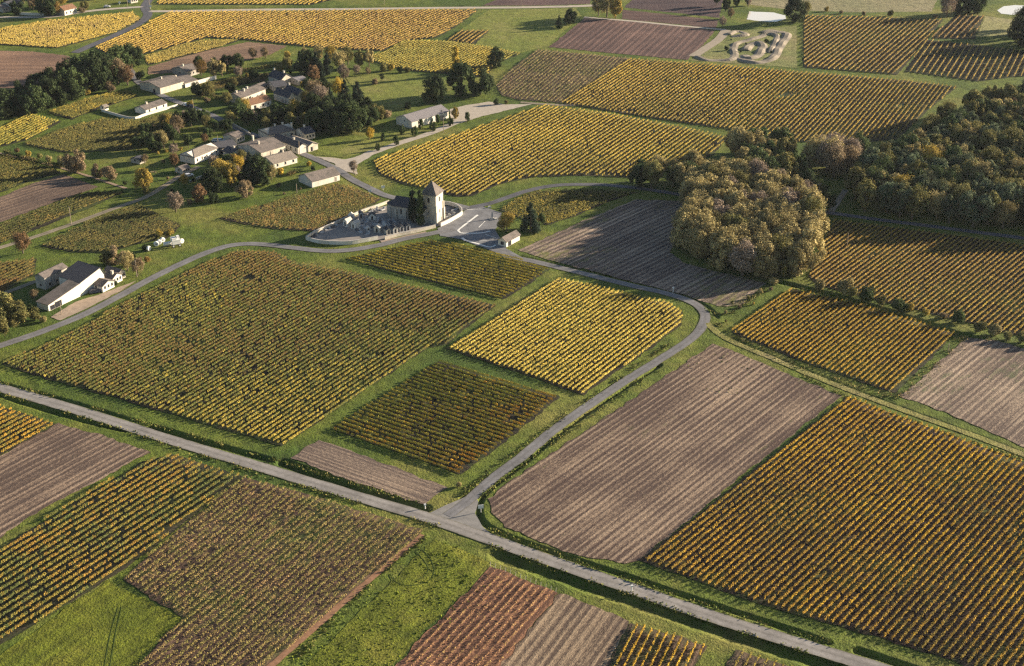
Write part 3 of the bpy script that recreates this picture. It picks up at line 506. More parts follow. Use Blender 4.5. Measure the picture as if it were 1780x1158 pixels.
# ------------------------------------------------------------ trees
def crown_pts(shape, n, seed):
    r = np.random.default_rng(seed); L = []
    H = 10.0
    if shape in ('round', 'airy', 'dome', 'tall'):
        nl = dict(round=38, airy=46, dome=34, tall=36)[shape]; a, c, z0 = dict(round=(3.9, 3.6, 5.9), airy=(3.4, 3.9, 5.8), dome=(4.6, 4.2, 4.6), tall=(2.7, 4.3, 5.6))[shape]
        for i in range(nl):
            u = r.normal(0, 1, 3); u /= np.linalg.norm(u); k = .45 + .5 * r.random() ** .5
            L.append((u * [a * k, a * k, c * k] + [0, 0, z0], r.uniform(.7, 1.6) * (a / 3.9) ** .5))
    elif shape == 'cone':
        for i in range(34):
            z = r.uniform(.8, 9.3); ra = (9.9 - z) * .30; t = r.uniform(0, 6.28); L.append((np.array([ra * math.cos(t) * .8, ra * math.sin(t) * .8, z]), .35 + ra * .42))
    elif shape == 'column':
        for i in range(30):
            z = r.uniform(.8, 9.3); ra = 1.15 * math.sin(min(1, (10.1 - z) / 5) * 1.57) * min(1, z / 1.5 + .3); t = r.uniform(0, 6.28); L.append((np.array([ra * .5 * math.cos(t), ra * .5 * math.sin(t), z]), .45 + ra * .35))
    elif shape == 'shrub':
        for i in range(14):
            u = r.normal(0, 1, 3); u /= np.linalg.norm(u); u[2] = abs(u[2]); L.append((u * [3.6, 3.6, 5.2] * r.uniform(.3, .9) + [0, 0, 2.0], r.uniform(1.4, 2.4)))
    cs, ns, cl = [], [], []; w_ = np.array([l[1] ** 2 for l in L]); w_ /= w_.sum()
    for (c, ra), k in zip(L, (w_ * n).astype(int) + 1):
        u = r.normal(0, 1, (k, 3)); u /= np.linalg.norm(u, axis=1)[:, None]; rad = ra * (1.3 * r.random(k) ** .45 if shape == 'airy' else .55 + .6 * r.random(k))
        ax = r.uniform(.65, 1.15, 3) * [1, 1, 1.15]; p = c + u * rad[:, None] * ax; cs.append(p); ns.append(u * .9 + r.normal(0, .6, (k, 3)) + [0, 0, .25])
        br = r.uniform(.8, 1.2); cl.append(np.stack([br * r.uniform(.5, 1.5, k), np.clip(r.uniform(0, 1) * .7 + r.uniform(-.2, .5, k), 0, 1), np.zeros(k)], 1))
    cs = np.concatenate(cs); ok = cs[:, 2] > .15
    return cs[ok], np.concatenate(ns)[ok], np.concatenate(cl)[ok]
PROTO = {}
SHN = dict(round=(7000, .38), airy=(5200, .27), dome=(7000, .37), tall=(6500, .34), cone=(5000, .30), column=(4200, .26), shrub=(3000, .56))
def proto(shape, var):
    if (shape, var) in PROTO: return PROTO[shape, var]
    n, sz = SHN[shape]; c, nr, cl = crown_pts(shape, n, hash_(shape) + var * 17)
    V = quads(c, nr, sz * rng.uniform(.7, 1.35, len(c))); K = len(c)
    cm = npmesh('crown', V, np.arange(K * 4).reshape(K, 4), np.repeat(cl, 4, 0)); cm.materials.append(None)
    t = MB(); r = random.Random(var + 5); top = dict(round=5.5, airy=7.5, dome=4.5, tall=6.5, cone=9.5, column=8.5, shrub=3)[shape]
    t.tube((0, 0, -.15), (.1, 0, top * .5), .34, .24).tube((.1, 0, top * .5), (0, .1, top), .24, .07)
    if shape not in ('cone', 'column'):
        for i in range(7 if shape == 'airy' else 5):
            a = r.uniform(0, 6.28); z = top * r.uniform(.35, .75); L = r.uniform(2, 3.2) * (.7 if shape == 'shrub' else 1)
            t.tube((.05, 0, z), (math.cos(a) * L, math.sin(a) * L, z + r.uniform(1, 2.6)), .14, .04, 6)
    tm = bpy.data.meshes.new('trunk'); tm.from_pydata(t.v, [], t.f); tm.update(); tm.materials.append(M['bark'])
    PROTO[shape, var] = (cm, tm); return cm, tm
def hash_(s): return sum(ord(c) * (i + 3) for i, c in enumerate(s))
LM = {k: leaf_mat('foliage_' + k, a, b_) for k, (a, b_) in {
    'dark': ((.032, .052, .020), (.055, .075, .028)), 'green': ((.055, .088, .032), (.09, .12, .04)), 'olive': ((.14, .145, .05), (.24, .205, .07)),
    'willow': ((.32, .265, .11), (.42, .345, .155)), 'tan': ((.24, .175, .10), (.31, .235, .135)), 'bare': ((.27, .21, .16), (.36, .28, .21)),
    'yellow': ((.52, .37, .055), (.60, .42, .07)), 'gold': ((.36, .27, .06), (.44, .32, .07)), 'orange': ((.30, .18, .05), (.36, .24, .07)),
    'rust': ((.19, .115, .06), (.26, .16, .08)), 'pine': ((.022, .042, .028), (.04, .06, .035)), 'bluegreen': ((.085, .115, .062), (.14, .165, .09))}.items()}
NT = [0]
def tree(x, y, h, shape, col, label, group=None, name=None, wid=1.0, cat=None):
    NT[0] += 1; r = random.Random(NT[0] * 7919); cm, tm = proto(shape, NT[0] % 3)
    name = name or dict(cone='conifer', column='columnar_tree', shrub='shrub').get(shape) or dict(dark='dark_tree', green='green_tree', olive='green_tree', willow='pale_tree', bluegreen='grey_green_tree', tan='bare_tree', bare='bare_tree', rust='bare_tree').get(col, 'autumn_tree')  # name goes by foliage tone; the species is not known
    p = P(x, y); e = empty(name, (p.x, p.y, -.02), r.uniform(0, 6.28)); k = h / 10
    e.scale = (k * wid * r.uniform(.92, 1.08), k * wid * r.uniform(.92, 1.08), k)
    o = bpy.data.objects.new('crown', cm); COL.objects.link(o); o.parent = e; o.material_slots[0].link = 'OBJECT'; o.material_slots[0].material = LM[col]
    q = bpy.data.objects.new('trunk', tm); COL.objects.link(q); q.parent = e
    return tag(e, label, cat or dict(conifer='conifer', columnar_tree='tree', shrub='shrub').get(name, 'tree'), group)
def inpoly(x, y, poly):
    c = False; j = len(poly) - 1
    for i in range(len(poly)):
        if (poly[i][1] > y) != (poly[j][1] > y) and x < (poly[j][0] - poly[i][0]) * (y - poly[i][1]) / (poly[j][1] - poly[i][1]) + poly[i][0]: c = not c
        j = i
    return c
def scatter(poly, step, fn, seed=1):
    q = Q(poly); r = random.Random(seed); x0, y0 = q.min(0); x1, y1 = q.max(0); y = y0; k = 0
    while y < y1:
        x = x0 + (step / 2 if k % 2 else 0)
        while x < x1:
            X, Y = x + r.uniform(-.33, .33) * step, y + r.uniform(-.33, .33) * step
            if inpoly(X, Y, q): px, py, s = proj(X, Y, 0); fn(px, py, r)
            x += step
        y += step * .87; k += 1
# the pale copse
CG = 'pale fluffy trees of the central copse'
def cop(px, py, r):
    if py < 330 and px > 1290: c, lab = 'olive', 'olive tree at the back of the central copse'
    elif r.random() < .10 or py < 322: c, lab = 'olive', 'olive green tree among the pale trees of the copse'
    elif r.random() < .10: c, lab = 'bare', 'greyish half bare tree in the pale copse'
    else: c, lab = 'willow', 'pale straw coloured fluffy tree in the central copse'
    tree(px, py, r.uniform(11.5, 15.5), r.choice(['dome', 'airy', 'dome']) if py > 440 or px < 1225 else r.choice(['airy', 'airy', 'round', 'dome']), c, lab, CG, wid=r.uniform(.85, 1.05))
scatter([(1196, 352), (1192, 390), (1186, 425), (1215, 458), (1270, 478), (1330, 492), (1385, 488), (1408, 455), (1420, 415), (1415, 372), (1370, 345), (1330, 318), (1270, 318), (1225, 335)], 7.2, cop, 3)
def cop2(px, py, r):
    tree(px, py, r.uniform(9.5, 13), r.choice(['airy', 'round']), r.choice(['willow', 'olive', 'willow', 'green']), 'low mixed tree in the tail of the copse by the lane', 'low trees in the tail of the copse', wid=.95)
scatter([(1108, 318), (1150, 310), (1215, 308), (1260, 312), (1235, 338), (1190, 336), (1130, 328)], 7, cop2, 4)
def cop3(px, py, r):
    tree(px, py, r.uniform(11, 15), r.choice(['round', 'dome']), r.choice(['olive', 'green', 'willow', 'green']), 'green tree behind the copse at the end of the long vineyard', 'green trees behind the copse')
scatter([(1270, 272), (1320, 258), (1368, 272), (1390, 320), (1340, 330), (1285, 312)], 8.5, cop3, 5)
def bar(px, py, r): tree(px, py, r.uniform(13, 16.5), 'airy', r.choice(['bare', 'bare', 'willow', 'tan']), 'pinkish brown leafless tree at the corner of the wood', 'pinkish bare trees at the corner of the wood', wid=1.1)
scatter([(1395, 285), (1440, 275), (1490, 290), (1478, 318), (1425, 310)], 8, bar, 6)
tree(1488, 272, 12, 'dome', 'green', 'round green tree just behind the pinkish bare trees', None, wid=1.05)
tree(1440, 366, 8, 'round', 'dark', 'dark tree in shade at the entrance of the wood track')
tree(1400, 330, 9, 'round', 'dark', 'dark tree in deep shade behind the copse')
tree(1425, 340, 8, 'dome', 'green', 'green tree in deep shade behind the copse')
# the wood
def wood(px, py, r):
    u = r.random(); rt = px > 1600
    if u < .34: c, lab = 'olive', 'olive green broadleaf tree in the dense wood at the right'
    elif u < .66: c, lab = 'bluegreen', 'grey green tree in the dense wood at the right'
    elif u < .86: c, lab = 'green', 'deep green tree in the dense wood at the right'
    elif u < .97: c, lab = 'willow', 'straw coloured tree in the dense wood at the right'
    elif u < .99: c, lab = 'gold', 'yellowing tree in the dense wood at the right'
    else: c, lab = 'rust', 'brownish tree in the dense wood at the right'
    tree(px, py, r.uniform(11.5, 15.5), r.choice(['round', 'airy', 'tall', 'round']), c, lab, 'trees of the right hand wood', wid=r.uniform(.9, 1.05))
scatter([(1476, 363), (1480, 332), (1530, 300), (1575, 270), (1640, 222), (1700, 196), (1800, 180), (1880, 178), (1900, 424), (1780, 408), (1650, 391), (1560, 379), (1500, 370)], 8.4, wood, 7)
# hedge trees and shrubs under the right vineyard
for i, (x, y, h, c) in enumerate([(1345, 495, 3.5, 'willow'), (1425, 503, 4, 'willow'), (1466, 510, 6, 'willow'), (1480, 515, 4.5, 'olive'), (1508, 525, 5.5, 'green'), (1530, 530, 3.5, 'olive'), (1562, 540, 5, 'green'), (1580, 541, 3, 'gold'), (1610, 548, 2.6, 'gold'), (1640, 553, 2.6, 'tan'), (1668, 562, 4.6, 'green'), (1702, 576, 4, 'olive'), (1728, 582, 4.5, 'willow'), (1750, 590, 3, 'olive'), (1775, 595, 3.5, 'olive'), (1803, 600, 4, 'olive')]):
    tree(x, y, h * 1.35, 'shrub', c, {'willow': 'pale straw coloured bush in the hedge under the right vineyard', 'olive': 'olive bush in the hedge under the right vineyard', 'green': 'dark green bush in the hedge under the right vineyard', 'gold': 'yellowing low bush in the hedge under the right vineyard', 'tan': 'brown low bush in the hedge under the right vineyard'}[c], 'bushes of the hedge under the right vineyard', wid=1.0)
for i, (x, y, h, c) in enumerate([(1300, 520, 2, 'olive'), (1322, 510, 2.4, 'willow'), (1285, 535, 1.8, 'tan'), (1262, 545, 1.6, 'willow'), (1272, 528, 1.6, 'olive'), (1340, 505, 2.2, 'tan'), (1310, 530, 1.5, 'gold'), (1262, 560, 1.4, 'olive')]):
    tree(x, y, h, 'shrub', c, 'low rough bush on the bank at the bend of the lane', 'rough bushes at the bend of the lane')
# left dark belt
for x, y, h, c in [(2, 205, 13, 'dark'), (22, 198, 12, 'dark'), (45, 200, 12, 'dark'), (66, 196, 13, 'green'), (30, 180, 11, 'dark'), (58, 178, 11, 'dark'), (88, 186, 14, 'dark'), (110, 180, 14, 'dark'), (98, 165, 14, 'dark'), (128, 172, 15, 'green'), (125, 155, 15, 'dark'), (148, 160, 16, 'dark'), (168, 158, 17, 'dark'), (150, 145, 16, 'green'), (175, 145, 17, 'dark'), (190, 152, 14, 'dark'), (190, 130, 14, 'green'), (72, 165, 12, 'dark'), (210, 125, 14, 'green'), (-15, 200, 13, 'dark'), (228, 118, 13, 'dark')]:
    tree(x, y, h * 1.12, 'dome', c, {'dark': 'very dark evergreen tree in the belt at the upper left', 'green': 'mid green tree in the dark belt at the upper left'}[c], 'trees of the dark belt at the upper left')
tree(206, 148, 15, 'airy', 'tan', 'tall pinkish brown bare tree at the end of the dark belt', wid=.9)
tree(222, 148, 11, 'airy', 'rust', 'brown leafless tree beside the road at the end of the dark belt', wid=1.1)
tree(192, 160, 7, 'shrub', 'tan', 'brown rounded bush under the dark belt')
tree(150, 165, 6, 'shrub', 'gold', 'yellow green bush at the foot of the dark belt')
tree(8, 205, 9, 'dome', 'olive', 'lighter green tree at the left edge below the dark belt')
# village and park trees
T = [
 (244, 138, 6, 'shrub', 'dark', 'dark bush against the end of the big stone barn'), (345, 118, 6, 'dome', 'dark', 'dark domed tree above the stone barns'),
 (372, 122, 6.5, 'dome', 'dark', 'dark clipped tree in the row above the barns'), (395, 118, 7, 'dome', 'dark', 'larger dark domed tree in the row above the barns'),
 (415, 118, 7.5, 'dome', 'green', 'green domed tree with a sunlit side above the barns'), (350, 132, 8, 'airy', 'orange', 'orange brown tree behind the low white wall'),
 (372, 134, 9, 'tall', 'willow', 'pale weeping tree behind the low white wall'), (386, 133, 8, 'tall', 'willow', 'second pale weeping tree right of the first'),
 (345, 166, 7, 'round', 'dark', 'dark tree in the plot beside the big barn'), (364, 168, 8, 'airy', 'olive', 'feathery olive tree in the plot beside the big barn'),
 (360, 178, 4, 'shrub', 'tan', 'brown bush near the lane post'), (405, 160, 5, 'shrub', 'dark', 'dark bush left of the grey roofed house'),
 (330, 185, 4, 'shrub', 'gold', 'yellow bush beside the parked car'), (425, 200, 8, 'airy', 'gold', 'yellow green tree below the orange roofed house'),
 (412, 205, 9, 'round', 'green', 'green tree beside the lane below the houses'), (440, 205, 6, 'shrub', 'dark', 'dark bush under the orange roofed house'),
 (450, 198, 4.5, 'shrub', 'dark', 'small dark bush by the house wall'), (512, 207, 9, 'airy', 'gold', 'golden tree in front of the twin gables'),
 (505, 222, 7, 'round', 'olive', 'olive tree below the golden tree'), (480, 215, 7, 'round', 'dark', 'dark tree behind the long grey roof'), (465, 210, 6, 'round', 'dark', 'low dark tree behind the long grey roof'),
 (495, 212, 7, 'round', 'green', 'green tree behind the long grey roof'), (545, 175, 10, 'airy', 'tan', 'brown tree right of the twin gables'),
 (556, 185, 10, 'airy', 'bare', 'greyish tree in the village grove'), (560, 165, 9, 'round', 'dark', 'dark tree above the village grove'),
 (536, 160, 7, 'round', 'dark', 'dark tree behind the twin gabled house'), (525, 152, 4, 'shrub', 'yellow', 'small yellow bush behind the twin gabled house'),
 (588, 168, 9, 'airy', 'yellow', 'yellow autumn tree in the village grove'), (600, 178, 11, 'cone', 'pine', 'dark conifer on the right side of the village grove'),
 (622, 182, 12, 'cone', 'pine', 'pointed dark conifer facing the park lawn'), (575, 190, 10, 'cone', 'pine', 'dark conifer in the middle of the village grove'),
 (545, 205, 11, 'round', 'dark', 'dark tree behind the small stone annexe'), (562, 225, 13, 'round', 'dark', 'large dark tree at the front of the village grove'),
 (585, 232, 13, 'round', 'dark', 'broad dark tree at the front of the village grove'), (608, 230, 14, 'round', 'green', 'tall green tree at the front of the village grove'),
 (620, 222, 11, 'round', 'dark', 'dark tree right of the tall green one'), (575, 210, 12, 'round', 'dark', 'dark tree in the heart of the village grove'),
 (600, 205, 11, 'round', 'dark', 'dark tree behind the tall green one'), (640, 218, 9, 'dome', 'green', 'green tree near the corner of the long barn'),
 (655, 210, 8, 'dome', 'olive', 'olive tree near the corner of the long barn'), (672, 205, 6, 'shrub', 'tan', 'pale brown bush behind the long barn'),
 (632, 200, 9, 'round', 'dark', 'dark tree at the edge of the park lawn'), (545, 228, 10, 'round', 'green', 'green tree above the small stone annexe'), (530, 212, 9, 'round', 'dark', 'dark tree above the small stone annexe'),
 (500, 118, 7, 'shrub', 'olive', 'olive bush in the hedge above the village'), (522, 122, 10, 'cone', 'pine', 'dark pine at the left of the upper grove'),
 (535, 128, 12, 'round', 'dark', 'dark tree at the left of the upper grove'), (552, 132, 13, 'cone', 'pine', 'tall dark conifer in the upper grove'),
 (570, 128, 11, 'cone', 'pine', 'second dark conifer in the upper grove'), (546, 138, 7, 'dome', 'rust', 'red brown tree in front of the conifers'),
 (575, 110, 9, 'airy', 'gold', 'yellow green tree at the top of the upper grove'), (552, 108, 9, 'airy', 'willow', 'pale tree at the top of the upper grove'),
 (590, 122, 10, 'airy', 'willow', 'pale feathery tree in the upper grove'), (605, 112, 9, 'airy', 'olive', 'olive feathery tree in the upper grove'),
 (625, 118, 9, 'tall', 'olive', 'slim olive tree right of the upper grove'), (642, 116, 9, 'tall', 'willow', 'slim pale tree right of the upper grove'),
 (598, 140, 8, 'airy', 'bare', 'grey bare tree below the upper grove'), (530, 105, 7, 'airy', 'willow', 'low pale tree left of the upper grove'),
 (500, 105, 5, 'airy', 'gold', 'small yellow tree on the meadow above the village'), (440, 103, 6, 'airy', 'tan', 'left pinkish bare fruit tree on the brown strip'), (462, 101, 6, 'airy', 'tan', 'right pinkish bare fruit tree on the brown strip'),
 (680, 122, 5, 'shrub', 'gold', 'yellow bush on the park edge'), (668, 124, 5, 'shrub', 'olive', 'olive bush on the park edge'), (695, 126, 4.5, 'shrub', 'green', 'green bush on the park edge'), (708, 126, 4.5, 'shrub', 'olive', 'right hand olive bush on the park edge'),
 (653, 147, 4, 'shrub', 'tan', 'small round brown tree on the lawn'), (665, 140, 4, 'airy', 'dark', 'small dark tree on the lawn'), (620, 130, 5, 'airy', 'bare', 'small bare tree on the park edge'), (640, 130, 4, 'airy', 'tan', 'small pinkish tree on the park edge'),
 (792, 130, 15, 'column', 'yellow', 'tall slim bright yellow poplar'), (803, 166, 16, 'round', 'dark', 'large dark oak with trunk, left of the pair by the yard'), (835, 165, 13, 'round', 'dark', 'smaller dark oak, right of the pair by the yard'),
 (862, 118, 11, 'dome', 'dark', 'lone dark oak on the open field'), (754, 178, 13, 'round', 'dark', 'round dark oak right behind the long barn'), (710, 190, 4.5, 'shrub', 'dark', 'small dark shrub behind the long barn'),
 (862, 182, 4, 'shrub', 'dark', 'dark bush at the edge of the gravel yard'), (880, 180, 3, 'shrub', 'olive', 'low olive bush at the edge of the gravel yard'),
 (972, 49, 8, 'cone', 'dark', 'lower dark tree beside the purple field'), (991, 42, 9, 'round', 'dark', 'upper dark tree beside the purple field'),
 (1040, 28, 12, 'airy', 'willow', 'left pale tree at the top corner of the purple field'), (1055, 30, 14, 'airy', 'willow', 'tall pale tree at the top corner of the purple field'), (1070, 32, 12, 'tall', 'gold', 'yellow green tree at the top corner of the purple field'),
 (1381, 38, 14, 'round', 'dark', 'large dark tree between the pond and the far vineyard'), (1398, 32, 10, 'airy', 'olive', 'pale leafy tree beside the large dark tree by the pond'),
 (1256, 46, 6, 'airy', 'bare', 'pale bare bush left of the pond'), (1270, 32, 6, 'airy', 'tan', 'brown reeds like bush on the left bank of the pond'),
 (1262, 20, 8, 'tall', 'dark', 'dark tree behind the pond'), (1280, 12, 8, 'tall', 'green', 'green tree behind the pond'), (1245, 10, 9, 'tall', 'dark', 'dark tree at the top edge behind the dark plough'), (1300, 10, 7, 'tall', 'bare', 'bare tree behind the pond'),
 (1436, 20, 4, 'shrub', 'gold', 'small yellow bush on the far field edge'), (1462, 24, 3.5, 'shrub', 'tan', 'small brown bush on the far field edge'), (1500, 27, 3.5, 'shrub', 'tan', 'pale brown bush on the far field edge'), (1548, 28, 5, 'shrub', 'olive', 'olive bush on the far field edge'), (1625, 32, 4, 'shrub', 'tan', 'brown bush at the corner of the far vineyard'),
 (1645, 30, 12, 'airy', 'bare', 'pale bare tree at the corner of the far vineyard'), (1668, 24, 12, 'round', 'dark', 'dark tree left in the far clump'), (1685, 22, 12, 'round', 'dark', 'dark tree in the middle of the far clump'), (1697, 22, 11, 'round', 'green', 'green tree right in the far clump'),
 (1772, 78, 16, 'round', 'dark', 'dark tree at the right edge by the small pale meadow'), (1790, 60, 16, 'round', 'dark', 'dark tree at the right edge above the far corner vineyard'), (1805, 85, 16, 'round', 'dark', 'dark tree beyond the right edge'), (1776, 50, 12, 'airy', 'olive', 'olive tree by the top right pond'),
 (1835, 70, 16, 'round', 'dark', 'third dark tree outside the frame at the right'),
 # gardens left of the village
 (307, 232, 8, 'airy', 'tan', 'pinkish brown tree beside the olive vine plot'), (295, 225, 7, 'airy', 'gold', 'golden brown tree beside the olive vine plot'), (318, 222, 5, 'airy', 'willow', 'pale tree at the end of the olive vine plot'),
 (270, 262, 8, 'round', 'dark', 'dark tree above the garden shed'), (285, 258, 8, 'airy', 'willow', 'pale brown tree above the garden shed'), (356, 248, 4.5, 'airy', 'rust', 'small red brown tree on the shaded lawn'),
 (132, 300, 10, 'dome', 'tan', 'large brown tree in the garden hedge'), (112, 290, 6, 'shrub', 'willow', 'straw coloured bush in the garden hedge'), (85, 280, 4, 'shrub', 'willow', 'low straw bush in the garden hedge'), (50, 272, 3.5, 'shrub', 'gold', 'low yellow bush at the left of the garden hedge'), (70, 275, 3.5, 'shrub', 'olive', 'low olive bush in the garden hedge'), (30, 265, 3.5, 'shrub', 'rust', 'low reddish bush at the left of the garden hedge'),
 (172, 308, 6, 'dome', 'tan', 'left brown fruit tree in the garden row'), (192, 312, 6, 'dome', 'tan', 'right brown fruit tree in the garden row'),
 (250, 328, 8.5, 'dome', 'gold', 'round yellow brown tree where the track meets the garden'), (256, 337, 4, 'shrub', 'olive', 'olive bush where the track meets the garden'), (218, 322, 2.6, 'shrub', 'dark', 'small dark bush beside the garden path'),
 (304, 290, 6, 'airy', 'rust', 'rusty tree beside the lit roof house'), (252, 285, 4.5, 'airy', 'tan', 'brown tree next to the garden shed'),
 (322, 322, 5, 'airy', 'gold', 'yellow pinkish tree beside the track junction'), (346, 350, 6.5, 'dome', 'rust', 'reddish brown tree on the meadow edge'), (330, 355, 3, 'shrub', 'tan', 'small brown bush under the reddish tree'), (300, 335, 2.5, 'shrub', 'dark', 'small dark bush beside the pale bare tree'),
 (306, 368, 8, 'airy', 'bare', 'pale grey bare tree on the meadow'), (372, 352, 5, 'shrub', 'dark', 'dark bush between the reddish and brown trees'), (427, 342, 7, 'dome', 'tan', 'pinkish brown domed tree on the meadow edge'),
 (372, 335, 10, 'round', 'dark', 'dark green tree under the yellow tree'), (384, 318, 10, 'airy', 'gold', 'yellow tree in front of the village'), (403, 325, 9, 'tall', 'gold', 'slim golden tree in front of the village'), (416, 300, 7, 'airy', 'yellow', 'bright yellow tree in front of the village'), (410, 292, 6, 'airy', 'orange', 'orange tinged tree below the dark gable'),
 (437, 318, 13, 'cone', 'pine', 'tall dark conifer in front of the village houses'), (448, 316, 11, 'round', 'dark', 'dark tree right of the tall conifer'), (425, 318, 7, 'round', 'dark', 'dark tree left of the tall conifer'), (458, 322, 6, 'round', 'dark', 'low dark tree below the pale roof'),
 (472, 312, 6, 'airy', 'willow', 'pale tree below the pale tan roof'), (487, 304, 4, 'shrub', 'yellow', 'yellow bush beside the pale tan roof'), (484, 325, 2.6, 'shrub', 'dark', 'small dark bush on the lawn above the white house'), (537, 288, 3, 'shrub', 'yellow', 'small yellow shrub beside the gravel forecourt'), (543, 296, 2.6, 'shrub', 'dark', 'dark shrub beside the gravel forecourt'),
 (522, 330, 1.4, 'shrub', 'tan', 'low brown heap like bush below the white house'), (494, 338, 1.6, 'shrub', 'tan', 'low brown bush on the meadow corner'),
 (615, 300, 5, 'airy', 'bare', 'grey bare tree on the gravel forecourt'), (642, 243, 5.5, 'airy', 'yellow', 'bright yellow young tree on the verge'),
 # farm
 (40, 440, 8, 'airy', 'rust', 'brown leafless tree beside the track at the left edge'), (205, 458, 7, 'dome', 'tan', 'brown rounded tree behind the white farm'), (188, 460, 6, 'dome', 'olive', 'olive tree behind the white farm'), (222, 470, 7, 'airy', 'willow', 'pale tree behind the farm annexe'), (240, 478, 6, 'airy', 'tan', 'pale brown tree beside the lane at the farm'), (242, 460, 3.5, 'shrub', 'rust', 'orange red bush behind the farm'), (256, 455, 3, 'shrub', 'orange', 'orange bush near the white machinery'), (230, 452, 4, 'shrub', 'dark', 'dark bush near the white machinery'),
 (278, 412, 4, 'shrub', 'gold', 'tall yellow grasses left of the white machine'), (296, 409, 4, 'shrub', 'gold', 'tall yellow grasses behind the white machine'), (252, 436, 3, 'shrub', 'dark', 'dark shrub left of the white drums'),
 (8, 560, 11, 'dome', 'olive', 'broad olive tree at the left edge below the farm'), (30, 565, 8, 'dome', 'olive', 'smaller olive tree at the left edge below the farm'), (-8, 590, 9, 'dome', 'olive', 'olive tree cut by the left edge'), (60, 556, 5, 'shrub', 'olive', 'olive bush in front of the farm lean-to'), (76, 560, 3.5, 'shrub', 'willow', 'pale bush in front of the farm lean-to'), (60, 522, 4, 'airy', 'tan', 'thin brown tree beside the farm wing'), (200, 497, 2.5, 'shrub', 'green', 'green bush beside the farm annexe'), (52, 540, 4, 'shrub', 'dark', 'dark bush at the corner of the farm lean-to'),
 # church and square
 (881, 402, 7.5, 'airy', 'gold', 'golden tree beside the small shelter'), (872, 398, 5, 'shrub', 'willow', 'pale bush beside the parking bays'), (922, 402, 11.5, 'cone', 'pine', 'dark conifer behind the small shelter'), (932, 398, 7, 'round', 'green', 'green tree hugging the dark conifer'),
 (798, 846, 2.2, 'shrub', 'willow', 'pale tuft like bush beside the lane near the sandy plot'),
 (1108, 324, 8, 'round', 'dark', 'dark tree at the left tip of the copse tail'),
 # top left hamlet
 (30, 25, 8, 'round', 'dark', 'dark tree in the far hamlet garden'), (58, 18, 9, 'airy', 'tan', 'brown tree in the far hamlet garden'), (68, 16, 8, 'round', 'olive', 'olive tree in the far hamlet garden'), (84, 28, 13, 'round', 'dark', 'tall dark tree beside the hamlet road'), (96, 27, 9, 'airy', 'orange', 'orange brown tree beside the hamlet villa'), (78, 12, 9, 'round', 'dark', 'dark tree at the top of the hamlet'), (110, 12, 8, 'airy', 'gold', 'yellow green tree behind the hamlet villa'), (148, 18, 6, 'dome', 'olive', 'round olive tree right of the hamlet villa'), (142, 22, 5, 'shrub', 'tan', 'brown shrub right of the hamlet villa'), (42, 6, 9, 'round', 'olive', 'olive tree at the top edge of the hamlet'), (12, 12, 8, 'round', 'dark', 'dark tree at the far left of the hamlet'), (82, 37, 2.5, 'shrub', 'rust', 'small dark red bush at the vineyard corner'),
]
for x, y, h, sh, c, lab in T: tree(x, y, h * (1.14 if h >= 5 else 1.05), 'dome' if (sh == 'round' and c in ('dark', 'green')) else sh, c, lab)
for i, (x, y, h) in enumerate([(657, 262, 4), (689, 252, 5), (666, 246, 4.5), (699, 234, 5.2), (721, 238, 6), (731, 224, 5.2), (753, 228, 5.5), (761, 214, 5), (768, 207, 4.5), (783, 219, 5), (792, 206, 6.5), (813, 211, 5)]):
    tree(x, y, h, 'dome', 'gold' if i in (10,) else 'green', 'small clipped green tree in the row along the gravel drive' if i != 10 else 'small yellow tree at the end of the long barn', 'small trees along the gravel drive', 'young_tree', .62, 'tree')
for x, y in [(120, -2), (150, -1), (180, 2), (210, -2), (100, 0), (135, -4), (165, -4), (195, -4)]: tree(x, y - 4, 9, 'round', 'dark', 'dark tree in the far wood at the top left edge', 'far wood at the top left')
print('TREES', NT[0])

# the cypresses by the church
for x, y, h, wd in [(718, 387, 15.0, .95), (731, 391, 16.0, .9)]:
    tree(x, y, h, 'column', 'pine' if x < 726 else 'green', 'dark cypress closer to the church nave' if x < 726 else 'taller sunlit cypress closer to the church tower', 'churchyard cypresses', 'cypress', wd, 'cypress')

